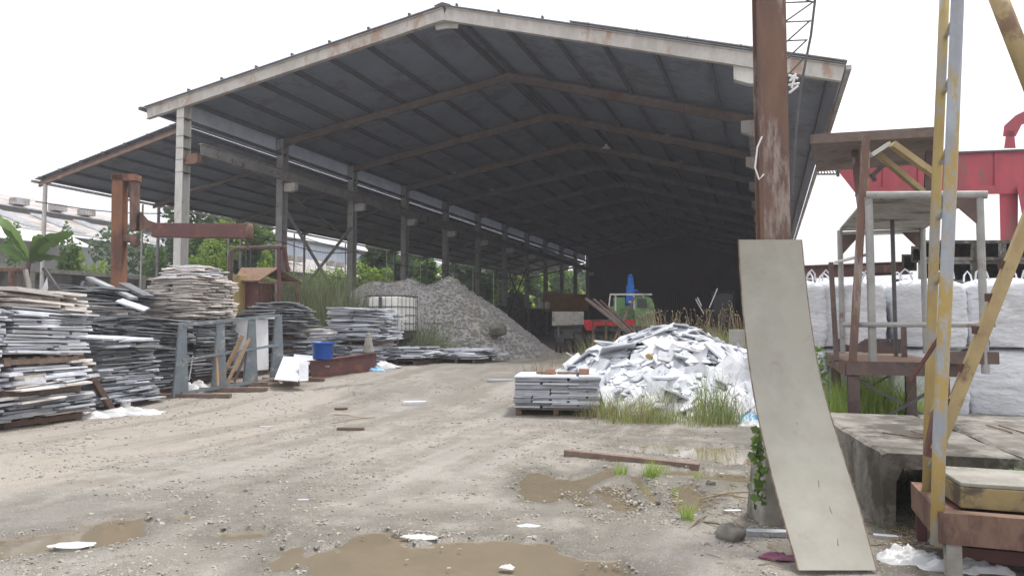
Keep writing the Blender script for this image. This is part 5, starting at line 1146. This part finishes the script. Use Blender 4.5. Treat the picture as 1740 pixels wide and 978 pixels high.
# column pedestal, rusty column, leaning panel
def colfront():
    b = cw(1317/FPX*5.5-870/FPX*5.5, 5.5, 0)
    e = empty('rusty_column', b, 'tall rusty steel column on a concrete pedestal with climbing weeds', 'column')
    n = 10; mb = MB()
    pf = [(1275,885),(1342,885),(1340,740),(1287,740)]
    lo = P(1308, 880, 5.45); 
    mb.prism([(-.20,-.19),(.20,-.19),(.20,.19),(-.20,.19)], lambda q:(b.x+q[0]*RT[0]-q[1]*RT[1], b.y+q[0]*RT[1]+q[1]*RT[0], -.03), lambda q:(b.x+q[0]*.78*RT[0]-q[1]*.78*RT[1]+.02, b.y+q[0]*.78*RT[1]+q[1]*.78*RT[0], .66)).build('pedestal', M['conc'], e, bevel=.02)
    c = cw((1316-870)/FPX*5.5, 5.5, 0); X = Vector((RT[0], RT[1], 0)); Yv = Vector((FW[0], FW[1], 0))
    o = MB(); top = 5.2
    for q0, q1, w_, t in ((-Yv*.09, None, .20, .014), (Yv*.09, None, .20, .014)):
        o.prism([(-w_/2,-t/2),(w_/2,-t/2),(w_/2,t/2),(-w_/2,t/2)], lambda p: c+q0+X*p[0]+Yv*p[1]+Vector((0,0,.66)), lambda p: c+q0+X*p[0]+Yv*p[1]+Vector((0,0,top)))
    o.build('flange', M['rust_post'], e)
    MB().prism([(-.075,-.083),(.045,-.083),(.045,.083),(-.075,.083)], lambda p: c+X*p[0]+Yv*p[1]+Vector((0,0,.66)), lambda p: c+X*p[0]+Yv*p[1]+Vector((0,0,top-.01))).build('web', M['rust_post'], e)
    MB().box((c.x, c.y, .675), (.26, .26, .03), YAW).build('base_plate', M['rust'], e)
    p0 = P(1296,245,5.4); MB().tube([P(1295,232,5.4), P(1287,250,5.4), P(1283,285,5.4), P(1290,305,5.4), P(1298,296,5.4)], .007, 8).build('hose', M['whitemetal'], e)
    return c
colfront()
def panel():
    L_ = [(407,1255,1362,5.28),(470,1258.5,1368.5,5.24),(540,1264,1377,5.17),(620,1273.5,1390,5.07),(700,1287,1410,4.93),(780,1305,1435,4.77),(850,1323,1457,4.61),(910,1340,1474,4.45),(968,1357,1490,4.30)]
    mb = MB(); fr = []; 
    pts = np.array(L_, float); T = np.linspace(0, 8, 33); rows = []
    for t in T:
        k = min(7, int(t)); f = t-k; r = pts[k]*(1-f)+pts[k+1]*f
        # smooth with a Catmull step
        p0 = pts[max(0, k-1)]; p1 = pts[k]; p2 = pts[k+1]; p3 = pts[min(8, k+2)]
        r = .5*((2*p1)+(-p0+p2)*f+(2*p0-5*p1+4*p2-p3)*f*f+(-p0+3*p1-3*p2+p3)*f**3); rows.append(r)
    Lp, Rp = [P(r[1], r[0], r[3]) for r in rows], [P(r[2], r[0], r[3]-.0) for r in rows]
    g = Lp[-1]; dz = max(0, min(Lp[-1].z, Rp[-1].z)-.005)
    bk = Vector((FW[0], FW[1], 0))*.007; n = 6; V = []
    for a, b in zip(Lp, Rp):
        for i in range(n+1):
            q = a.lerp(b, i/n); V.append(q)
    V2 = [v+bk for v in V]; N_ = len(V); F_ = []; m_ = n+1
    for j in range(len(rows)-1):
        for i in range(n): F_.append((j*m_+i, (j+1)*m_+i, (j+1)*m_+i+1, j*m_+i+1)); F_.append((N_+j*m_+i, N_+j*m_+i+1, N_+(j+1)*m_+i+1, N_+(j+1)*m_+i))
    e = empty('laminate_board', (Lp[-1]+Rp[-1])/2, 'long bowed beige panel leaning against the rusty column', 'board')
    mb = MB(); mb.v = [tuple(v) for v in V+V2]; mb.f = F_; mb.build('face_sheet', M['panel'], e, True)
    MB().tube([a+bk*.5 for a in Lp], .0055, 6).build('edge_strip', M['edge'], e); MB().tube([b+bk*.5 for b in Rp], .0055, 6).build('edge_strip', M['edge'], e)
    # cracks in the laminate
    def on(px, py):
        r = min(rows, key=lambda q: abs(q[0]-py)); return P(px, py, r[3]-.002)
    MB().tube([on(1405,840), on(1411,866), on(1419,884), on(1422,900), on(1424,925)], .0026, 4).build('crack', M['edge'], e)
    MB().tube([on(1391,815), on(1392,836)], .0016, 4).build('crack', M['edge'], e); MB().tube([on(1354,716), on(1355,728)], .0014, 4).build('crack', M['edge'], e)
panel()
# lattice boom and lamp bracket right of the column
e = empty('lattice_mast', G(1345, 12), 'thin dark lattice mast rising behind the rusty column', 'mast')
f = lambda px, py: P(px, py, 12)
L1 = [(1341,-60),(1341,20),(1341,100),(1341,170)]; chord = [(1392,-60),(1385,0),(1378,60),(1368,110),(1359,160),(1352,230),(1345,330)]
MB().tube([f(*p) for p in chord], .022, 6).build('chord', M['dark_steel'], e); MB().tube([f(1330,-60), f(1330,600)], .022, 6).build('chord', M['dark_steel'], e)
for y0, y1, xr in ((5,-25,1385),(5,28,1380),(35,65,1377),(68,95,1371),(100,125,1365)):
    MB().tube([f(1330,y1+12), f(xr,y0)], .014, 5).build('lacing', M['dark_steel'], e)
for y0, xr in ((3,1384),(36,1378),(68,1372)): MB().tube([f(1330,y0+2), f(xr,y0)], .014, 5).build('lacing', M['dark_steel'], e)
e = empty('antenna_bracket', f(1345,140), 'small white branched bracket on the shed roof edge beside the mast', 'bracket')
for a, b in (((1340,128),(1356,134)),((1340,145),(1358,142)),((1341,158),(1356,146)),((1350,128),(1342,138)),((1345,150),(1352,125))): MB().tube([P(*a,11.9), P(*b,11.9)], .022, 5).build('arm', M['whitemetal'], e)
# yellow ladder tower
def ladder():
    e = empty('pipe_ladder', P(1590,978,4.3), 'worn yellow and grey pipe ladder bolted to the rusty base frame', 'ladder')
    A = [P(1575,858,4.75), P(1581,620,4.75), P(1588,400,4.75), P(1600,120,4.75), P(1607,-60,4.75)]
    B_ = [P(1592,925,4.25), P(1596,740,4.25), P(1607,500,4.25), P(1617,260,4.25), P(1627,0,4.25), P(1630,-60,4.25)]
    MB().tube(A, .031, 12).build('rail', M['yellow'], e, True); MB().tube(B_, .036, 12).build('rail', M['greyyellow'], e, True)
    for y0, y1 in ((62,24),(158,120),(276,238),(370,345),(480,455),(585,560),(700,680),(790,765)):
        xa = 1577+(858-y0)*.0385; xb = 1592+(925-y1)*.0355
        MB().tube([P(xa, y0, 4.73), P(xb, y1, 4.27)], .016, 8).build('rung', M['greyyellow'], e)
    a, b = P(1590,765,4.5), P(1760,340,4.4)
    d_ = empty('diagonal_brace', a, 'thick yellow diagonal strut with small cleats right of the ladder', 'strut')
    MB().bar(a, b, .085, .07, up=(1,0,0)).build('strut_bar', M['yellowrust'], d_, bevel=.008)
    for t in (.18, .32, .47, .60, .73):
        q = a.lerp(b, t)+Vector((-RT[0]*.045, -RT[1]*.045, .02)); MB().box(q, (.03,.03,.05), YAW).build('cleat', M['rust'], d_)
    MB().bar(P(1578,775,4.55), P(1592,700,4.55), .09, .05, up=(1,0,0)).build('foot_bracket', M['maroon'], d_)
    tag(MB().tube([P(1688,-25,4.6), P(1760,160,4.5)], .055, 12).build('upper_strut', M['yellowrust'], None, True), 'thick yellow pipe strut crossing the top right corner', 'strut')
    tag(MB().bar(P(1548,645,4.6), P(1597,572,4.4), .016, .02).build('thin_rod', M['maroon']), 'thin rusty rod hooked to the ladder rail before the stand', 'rod')
ladder()
def baseframe():
    D = 4.15; f = lambda px, py, dd=0: P(px, py, D+dd)
    o = f(1600, 978); e = empty('ladder_platform', (o.x, o.y, 0), 'heavy rusty angle-steel frame under the ladder at the bottom right', 'platform')
    X = Vector((1, 0, 0)); Fv = Vector((0, 1, 0))
    zt = .40; A = cw((1590-870)/FPX*4.2, 4.2, 0)
    def bx(u0, u1, d0, d1, z0, z1): 
        q = [A+X*u0+Fv*d0, A+X*u1+Fv*d0, A+X*u1+Fv*d1, A+X*u0+Fv*d1]; return MB().prism(q, lambda p: (p[0], p[1], z0), lambda p: (p[0], p[1], z1))
    bx(0, 1.2, 0, .02, .22, zt).build('front_channel', M['rust'], e); bx(0, 1.2, .021, .09, zt-.02, zt).build('front_flange', M['rust_sheet'], e)
    bx(0, 1.2, .021, .08, .215, .235).build('front_flange', M['rust'], e)
    bx(-.021, -.001, 0, .85, .22, zt+.002).build('side_channel', M['rust'], e); bx(-.001, .06, .09, .85, zt-.018, zt-.001).build('side_flange', M['rust_sheet'], e)
    bx(.0, 1.2, .84, .86, .22, zt).build('rear_channel', M['maroon'], e)
    bx(.02, .10, .02, .10, -.02, .215).build('leg', M['conc'], e); bx(-.0, .06, .78, .838, -.02, .215).build('leg', M['maroon'], e); bx(1.0, 1.08, .02, .1, -.02, .215).build('leg', M['rust'], e)
    bx(.1, 1.2, .30, .38, .05, .13).build('lower_rail', M['maroon'], e)
    bx(.06, 1.2, .10, .80, zt-.03, zt-.02).build('plate', M['maroon'], e)
    t = A+X*.1; e2 = empty('yellow_step_box', (t.x, t.y, zt), 'yellow steel step box filled with grimy concrete on the rusty frame', 'step box')
    def bz(u0, u1, d0, d1, z0, z1):
        q = [A+X*(u0+.0)+Fv*d0, A+X*u1+Fv*d0, A+X*(u1)+Fv*d1, A+X*(u0-.04)+Fv*d1]; return MB().prism(q, lambda p: (p[0], p[1], z0), lambda p: (p[0], p[1], z1))
    bz(.13, 1.3, .16, .72, zt+.0, zt+.125).build('box_body', M['stepbox'], e2, bevel=.006); bz(.135, 1.3, .165, .71, zt+.127, zt+.15).build('concrete_fill', M['conc'], e2, bevel=.006)
baseframe()
# gantry crane
def gantry():
    D = 24; f = lambda px, py, dd=0: P(px, py, D+dd)
    g = G(1720, D); e = empty('gantry_crane', g, 'large faded red gantry crane girder with leg behind the bulk bags', 'crane')
    MB().prism([(1425,268),(1900,250),(1900,322),(1455,330),(1425,292)], lambda q: f(q[0], q[1], 0), lambda q: f(q[0], q[1], 1.1)).build('girder', M['red'], e)
    MB().prism([(1455,320),(1900,310),(1900,326),(1452,334)], lambda q: f(q[0], q[1], -.12), lambda q: f(q[0], q[1], -.01)).build('lower_flange', M['red'], e)
    MB().prism([(1425,265),(1900,247),(1900,250),(1425,268)], lambda q: f(q[0], q[1], -.12), lambda q: f(q[0], q[1], 1.2)).build('top_flange', M['dark_steel'], e)
    for px in (1500, 1560, 1625, 1690): MB().prism([(px,262),(px+2.5,262),(px+2.5,320),(px,320)], lambda q: f(q[0], q[1]-(px-1500)*.03, -.05), lambda q: f(q[0], q[1]-(px-1500)*.03, -.005)).build('stiffener', M['red'], e)
    b = G(1717, D); MB().prism([(1698,322),(1730,322),(1728,600),(1704,600)], lambda q: f(q[0], q[1], 0), lambda q: f(q[0], q[1], .9)).build('leg', M['red'], e)
    MB().prism([(1728,318),(1742,318),(1800,600),(1780,600)], lambda q: f(q[0], q[1], -.3), lambda q: f(q[0], q[1], .6)).build('leg', M['red'], e)
    MB().prism([(1706,252),(1726,252),(1723,222),(1710,222)], lambda q: f(q[0], q[1], .1), lambda q: f(q[0], q[1], .8)).build('upper_post', M['red'], e)
    MB().prism([(1704,232),(1706,214),(1726,196),(1790,165),(1790,198),(1736,212),(1726,232)], lambda q: f(q[0], q[1], .1), lambda q: f(q[0], q[1], .8)).build('upper_arm', M['red'], e)
    for y in (288, 296): MB().tube([f(1388,y), f(1424,y)], .03, 6).build('cable_carrier', M['dark_steel'], e)
    for k in range(7): MB().tube([f(1389+5*k,287), f(1392+5*k,297)], .018, 5).build('cable_carrier_link', M['dark_steel'], e)
    MB().tube([f(1424,278), f(1424,300)], .05, 6).build('buffer', M['dark_steel'], e)
gantry()
def boxes():
    D = 16.5; G_ = 'dark concrete culverts stacked behind the bags'
    n = 0
    def cul(px0, px1, py0, py1, dd, nm):
        f = lambda px, py, a=0: P(px, py, D+dd+a)
        o = f((px0+px1)/2, py1); e = empty('stacked_culvert', o, nm, 'culvert', G_); w_ = px1-px0; h = py1-py0; t = .16
        MB().prism([(px0,py0),(px1,py0),(px1,py0+h*t),(px0,py0+h*t)], lambda q: f(*q), lambda q: f(*q, 1.2)).build('top_wall', M['culv'], e)
        MB().prism([(px0,py1-h*t),(px1,py1-h*t),(px1,py1),(px0,py1)], lambda q: f(*q), lambda q: f(*q, 1.2)).build('bottom_wall', M['culv'], e)
        for a, b in ((px0, px0+w_*t), (px1-w_*t, px1)): MB().prism([(a,py0+h*t),(b,py0+h*t),(b,py1-h*t),(a,py1-h*t)], lambda q: f(*q), lambda q: f(*q, 1.2)).build('side_wall', M['culv'], e)
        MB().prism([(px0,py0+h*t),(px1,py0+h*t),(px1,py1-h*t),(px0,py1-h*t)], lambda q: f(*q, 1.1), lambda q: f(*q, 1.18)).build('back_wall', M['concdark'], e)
    for px0, py0, dd, nm in ((1532,432,.6,'lowest left stacked culvert seen just over the bags'),(1548,418,.3,'small stacked culvert second from the left'),(1566,408,0,'stacked culvert in the top row left of the ladder'),(1608,408,0,'stacked culvert in the top row directly right of the ladder'),(1655,408,0,'stacked culvert in the top row behind the pale post'),(1702,408,0,'stacked culvert in the top row near the right edge'),(1750,408,0,'stacked culvert beyond the right edge')):
        cul(px0, px0+(49 if px0 > 1590 else 41 if px0 > 1560 else 26), py0, py0+(34 if px0 > 1560 else 28), dd, nm)
    for k, (px0, nm) in enumerate(((1560,'left'),(1608,'centre'),(1656,'right of centre'),(1704,'right'))):
        cul(px0, px0+48.5, 441.5, 482, .05, 'stacked culvert in the second row, '+nm+', behind the bag loops')
    # what they stand on, hidden by the bags
    a = P(1560, 482, D+.05); tag(MB().lohi((a.x, a.y-.2, 0), (a.x+3.6, a.y+2.4, a.z-.05)).build('concrete_plinth', M['conc']), 'plain concrete plinth under the stacked culverts', 'plinth')
    D2 = 19; a = P(1365, 462, D2); b = P(1545, 455, D2)
    e = empty('rusty_rail_car', G(1450, D2), 'low rusty red steel girder lying behind the bags', 'girder'); MB().ibeam(a, b, .3, .34, .03).build('girder_beam', M['maroon'], e)
    MB().bar(P(1460,458,D2-.3), P(1520,456,D2-.3), .3, .2).build('red_patch', M['rust'], e)
    for px in (1375, 1530): q = P(px, 465, D2); MB().bar((q.x, q.y, 0), (q.x, q.y, q.z-.15), .3, .3, up=(1,0,0)).build('support', M['dark_steel'], e)
boxes()
# foliage by the bags and the pedestal
grassobj('grass', 'bright yellow-green grass growing under the rusty stand', M['grassbright'], [(px, d, 200, .35, h, .012, .5) for px, d, h in ((1405,10.5,.7),(1425,11,.8),(1460,11.3,.9),(1490,11.3,.95),(1515,11.3,.9),(1540,11.4,.6),(1440,11.5,.8),(1475,11.6,1.0))])
grassobj('grass', 'low weeds in the shade inside and beside the nearest culvert', M['grass'], [(1530,7.0,60,.3,.3,.012,.8),(1515,5.2,30,.12,.10,.01,.9),(1560,6.4,60,.3,.25,.012,.9),(1690,6.6,30,.1,.2,.02,1.0)])
pts = []
for _ in range(90):
    px = random.gauss(1392, 8); py = random.uniform(590, 660); pts.append(P(px, py, 10.8+random.gauss(0, .2)))
v = leafmesh('weed_bush', M['leaf'], pts, .10); tag(v, 'leafy green weed between the beige panel and the stand', 'weed')
e = empty('climbing_vine', P(1285,800,5.2), 'green leafy vine climbing the left side of the concrete pedestal', 'vine')
st = [P(1290-3*math.sin(k*.9), 850-k*10.5, 5.24) for k in range(12)]; MB().tube(st, .006, 5).build('stem', M['leaf'], e)
pts = [s_+Vector(NR.normal(size=3)*.022) for s_ in st for _ in range(7)]; leafmesh('leaf', M['leaf'], pts, .065, aspect=.8, parent=e)
p = P(1733, 805, 4.9); e = tag(leafmesh('weed_bush', M['leaf'], [p+Vector(NR.normal(size=3)*(.06, .06, .02)) for _ in range(22)], .08, aspect=.8), 'small green leafy sprig beside the yellow step box', 'weed')
e = empty('white_block', G(1252, 15.5), 'square white board half hidden behind the beige panel', 'board'); q = P(1252, 574, 14.8); MB().box(q, (.34, .05, .36), YAW+.2).build('board', M['panel'], e, bevel=.005)
# ================================================================== small things on the yard
a, b = GP(960, 777), GP(1188, 795); a.z = .055; b.z = .012
tag(MB().bar(a, b, .10, .075).build('sunken_timber', M['redwood'], bevel=.006), 'long reddish timber half sunk in the puddle edge', 'timber')
for k, (px, py, r, m_, nm) in enumerate(((1243,918,.085,'rock','round grey boulder left of the panel foot'),(1208,825,.045,'rock','dark rock at the right rim of the puddles'),(1285,835,.075,'rock','dark broken rock against the concrete pedestal'),(1300,915,.03,'palerock','pale stone at the foot of the beige panel'),(1270,925,.02,'palerock','small pale stone beside the round grey boulder'),(150,748,.045,'palerock','largest pale stone of the scatter on the left concrete'),(130,752,.03,'palerock','second pale stone of the scatter on the left concrete'),(160,742,.03,'palerock','flat pale stone right of the scatter on the left concrete'),(60,757,.03,'palerock','pale stone near the left edge of the concrete'),(35,755,.035,'palerock','leftmost pale stone on the concrete'),(48,760,.025,'palerock','tiny pale stone beside the leftmost pale stone'),(250,788,.025,'rock','dark grey stone on the edge of the pale concrete'),(155,876,.02,'palerock','white pebble above the left puddle'),(275,893,.022,'palerock','white pebble right of the left puddle'),(418,836,.022,'rock','grey pebble alone in the middle of the yard'),(440,945,.018,'rock','dark pebble left of the bottom puddle'),(575,925,.020,'palerock','white pebble on the rim of the bottom puddle'),(955,842,.018,'palerock','white pebble left of the split puddle'),(1118,855,.02,'rock','dark stone on the bank between puddles'))):
    g = GP(px, py); g.z += r*.55; tag(rockmesh(MB(), g, r, k+2, .75, 2).build('loose_rock', M[m_]), nm, 'rock') if k else tag(rockmesh(MB(), g, r, 7, 1.0, 3).build('loose_rock', M[m_], None, True), nm, 'rock')
for k in range(60):                                # broken edge of the concrete and puddle banks
    pass
mb = MB()
for (x0, y0, x1, y1, n, sp, r0) in ((245,795,300,775,45,6,.012),(300,775,420,752,50,6,.010),(1040,830,1110,880,90,9,.018),(1060,815,1010,838,40,6,.012),(1110,815,1150,860,70,9,.018),(960,835,1000,858,45,6,.013),(1180,820,1280,860,130,16,.016),(1140,880,1270,940,150,20,.012),(880,800,1050,780,120,9,.012),(740,780,880,780,120,22,.012),(600,870,690,880,90,12,.012),(680,905,760,912,60,8,.016),(1020,960,1300,975,160,22,.013),(1000,720,1280,735,200,10,.02),(40,745,170,742,60,8,.016),(480,650,620,640,80,8,.02),(560,668,740,655,160,10,.018),(1130,745,1290,750,100,9,.02)):
    for _ in range(n):
        t = random.random(); g = GP(x0+(x1-x0)*t+random.gauss(0, sp), y0+(y1-y0)*t+random.gauss(0, sp*.35)); r = r0*random.uniform(.4, 1.3); a = random.uniform(0, 6.28); ca, sa = math.cos(a), math.sin(a)
        mb.add([(g.x+r*(x*ca-y*sa), g.y+r*(x*sa+y*ca), g.z+.012+r*z*.6) for x, y, z in TET], TF)
tag(mb.build('stone_scatter', M['pebble']), 'pale broken stones gathered along the puddle banks and concrete edge', 'gravel', kind='stuff')
def flat(name, px, py, L_, W_, th, rot, m_, label, cat):
    g = GP(px, py); o = MB().prism([(-.5,-.4),(.1,-.5),(.5,-.3),(.45,.4),(-.1,.5),(-.48,.3)], lambda p:(g.x+p[0]*L_*math.cos(rot)-p[1]*W_*math.sin(rot), g.y+p[0]*L_*math.sin(rot)+p[1]*W_*math.cos(rot), g.z+.012), lambda p:(g.x+p[0]*L_*math.cos(rot)-p[1]*W_*math.sin(rot), g.y+p[0]*L_*math.sin(rot)+p[1]*W_*math.cos(rot), g.z+.018+th)).build(name, M[m_]); return tag(o, label, cat)
flat('marble_offcut', 705, 688, .42, .20, .05, YAW+.15, 'marble', 'thick white offcut alone on the yard right of the rack', 'offcut')
flat('wood_scrap', 597, 732, .40, .10, .035, YAW-.1, 'wood', 'dark bark scrap on the yard below the small twigs', 'scrap')
flat('wood_scrap', 580, 697, .22, .12, .03, YAW, 'darkwood', 'small dark scrap on the yard right of the concrete', 'scrap')
flat('rubble_chunk', 1305, 912, .30, .09, .03, YAW-.1, 'greystone', 'flat grey stone strip on the ground left of the panel foot', 'offcut')
flat('white_chip', 1245, 872, .14, .05, .01, YAW+.05, 'marble', 'thin white chip by the foot of the concrete pedestal', 'chip')
flat('white_chip', 1505, 915, .16, .06, .01, YAW-.3, 'marble', 'thin white chip on the ground right of the beige panel', 'chip')
flat('white_chip', 515, 853, .10, .05, .008, YAW, 'marble', 'white chip on grey ground left of the small puddle', 'chip')
flat('white_chip', 100, 712, .12, .05, .012, YAW, 'marble', 'white chip before the left edge stack', 'chip')
flat('white_chip', 75, 718, .10, .06, .012, YAW+.4, 'marble', 'white chip nearest the left edge stack', 'chip')
flat('broken_slab', 850, 648, .55, .16, .03, YAW+.1, 'marble', 'thin white slab end lying left of the neat stack', 'offcut')
flat('white_chip', 452, 727, .20, .08, .008, YAW+.1, 'marble', 'thin white flake at the edge of the pale concrete', 'chip')
sheetlump('plastic_scrap', GP(897, 896), .085, .035, .03, M['plastic'], 'crumpled white wrapper above the bottom puddle', 'plastic scrap', 11, .3, 14)
sheetlump('plastic_scrap', GP(712, 915), .13, .05, .03, M['plastic'], 'muddy grey film on the rim of the bottom puddle', 'plastic scrap', 12, .2, 16)
sheetlump('plastic_scrap', GP(862, 967), .05, .03, .03, M['plastic'], 'small white film floating in the bottom puddle', 'plastic scrap', 13, .1, 12)
sheetlump('plastic_scrap', GP(125, 928), .15, .075, .012, M['plastic'], 'flat white sheet scrap at the near edge of the left puddle', 'plastic scrap', 14, .35, 14)
sheetlump('purple_net', GP(1325, 950), .13, .07, .05, M['purple'], 'crumpled purple net on the ground left of the panel foot', 'net', 15, .2, 18)
sheetlump('plastic_sheet', GP(1545, 955), .20, .13, .13, M['plastic'], 'crumpled dirty white plastic at the foot of the rusty frame', 'plastic sheet', 16, .4, 30)
sheetlump('plastic_sheet', GP(1640, 972), .25, .1, .12, M['plastic'], 'crumpled white plastic under the rusty frame at the bottom right', 'plastic sheet', 17, .2, 22)
sheetlump('teal_net', G(1222, 11.2), .22, .25, .38, M['greenfilm'], 'teal net bundle caught in the grass before the rubble heap', 'net', 18, .3, 18)
sheetlump('blue_film', G(1260, 10.9), .28, .2, .2, M['blueplastic'], 'pale blue film at the right foot of the rubble heap', 'plastic film', 19, .3, 18)
sheetlump('plastic_sheet', G(1275, 10.5), .2, .12, .12, M['plastic'], 'white bag lying right of the pale blue film', 'plastic sheet', 20, .3, 18)
p = cI+Vector((-.05, .15, .64)); X = Vector((RT[0], RT[1], 0)); Fv = Vector((FW[0], FW[1], 0))
for k, (du, dd, L_, W_, H_, m_, nm) in enumerate(((-.18,.05,.34,.1,.04,'wood','flat brown board on the left of the neat stack top'),(-.12,-.05,.16,.1,.09,'brick','orange block standing on the neat stack'),(.45,-.05,.17,.1,.09,'brick','orange block at the right end of the neat stack top'),(.2,.0,.4,.07,.035,'redwood','reddish batten between the two orange blocks'))):
    q = cI+X*du+Fv*dd; tag(MB().box((q.x, q.y, zz+.004+H_/2), (L_, W_, H_), YAW-.1).build('orange_brick' if m_ == 'brick' else 'board', M[m_], bevel=.004), nm, 'brick' if m_ == 'brick' else 'board')
q = P(1104, 605, 12.6); tag(rockmesh(MB(), q, .07, 4, .8, 2).build('yellow_scrap', M['yellow']), 'small yellow scrap on the slope of the rubble heap', 'scrap')
for k, (a, b, nm) in enumerate((((1050,742),(1052,752),'short twig stuck in the mud before the grass'),((1168,905),(1200,880),'pale curved twig below the lone grass tuft'),((1195,890),(1245,905),'brown stick left of the round boulder'),((1190,850),(1280,838),'long dry stalk lying beside the pedestal'),((1200,842),(1270,850),'second dry stalk lying beside the pedestal'),((560,705),(620,712),'thin twig on the yard right of the concrete'),((640,710),(560,722),'curved twig above the bark scrap'))):
    a, b = GP(*a), GP(*b); a.z += .015; b.z += .02; m_ = a.lerp(b, .5)+Vector((0, 0, .02)); tag(MB().tube([a, m_, b], [.006, .007, .004], 6).build('twig', M['straw']), nm, 'twig')
mb = MB()
for _ in range(160):
    px, py = random.uniform(1190, 1330), random.uniform(815, 965)
    if random.random() < .4: px, py = random.uniform(1490, 1600), random.uniform(880, 940)
    g = GP(px, py); a = random.uniform(0, 6.28); L_ = random.uniform(.03, .14); z = g.z+random.uniform(.012, .03)
    mb.tube([(g.x, g.y, z), (g.x+L_*math.cos(a), g.y+L_*math.sin(a), z+random.uniform(-.004, .012))], random.uniform(.0015, .004), 4)
tag(mb.build('twig_litter', M['straw']), 'short dry twigs littering the mud around the concrete pedestal', 'litter', kind='stuff')
mb = MB()
for _ in range(170):
    px, py = random.choice(((random.gauss(1250, 45), random.gauss(850, 35)), (random.uniform(560, 880), random.gauss(655, 8)), (random.gauss(1000, 260), random.gauss(860, 60)), (random.gauss(1530, 30), random.gauss(925, 15))))
    if py < 610 or not 0 < px < 1740: continue
    g = GP(px, py); r = random.uniform(.008, .026)*(g.length/7 if g.length < 14 else 2); a = random.uniform(0, 6.28); ca, sa = math.cos(a), math.sin(a)
    mb.add([(g.x+r*(x*ca-y*sa), g.y+r*(x*sa+y*ca), g.z+.016+z_*r*.2) for x, y, z_ in TET], TF)
tag(mb.build('stone_chips', M['palerock']), 'small white stone chips scattered over the yard', 'stone chips', kind='stuff')
grassobj('weeds', 'small weeds in the mud left of the concrete pedestal', M['grass'], [(1262, 6.0, 40, .2, .10, .006, .9), (1240, 6.6, 25, .2, .12, .006, .9), (1290, 5.2, 45, .18, .07, .006, 1), (1330, 4.9, 30, .15, .06, .006, 1), (1600, 5.6, 60, .3, .15, .008, 1)])
# ================================================================== thin haze added to lift the blacks like a lens veil
hz = MB().lohi((-470, -260, -1.5), (470, 650, 60)).build('haze', M['cable']); hz.data.materials.clear(); hm = bpy.data.materials.new('veil_haze'); hm.use_nodes = True; t = hm.node_tree; t.nodes.clear()
pv = t.nodes.new('ShaderNodeVolumePrincipled'); pv.inputs['Color'].default_value = (.93, .93, 1, 1); pv.inputs['Density'].default_value = HAZE; mo = t.nodes.new('ShaderNodeOutputMaterial'); t.links.new(pv.outputs[0], mo.inputs['Volume'])
hz.data.materials.append(hm); tag(hz, 'thin pale haze added over the whole yard as a lens veil', 'haze', kind='stuff')
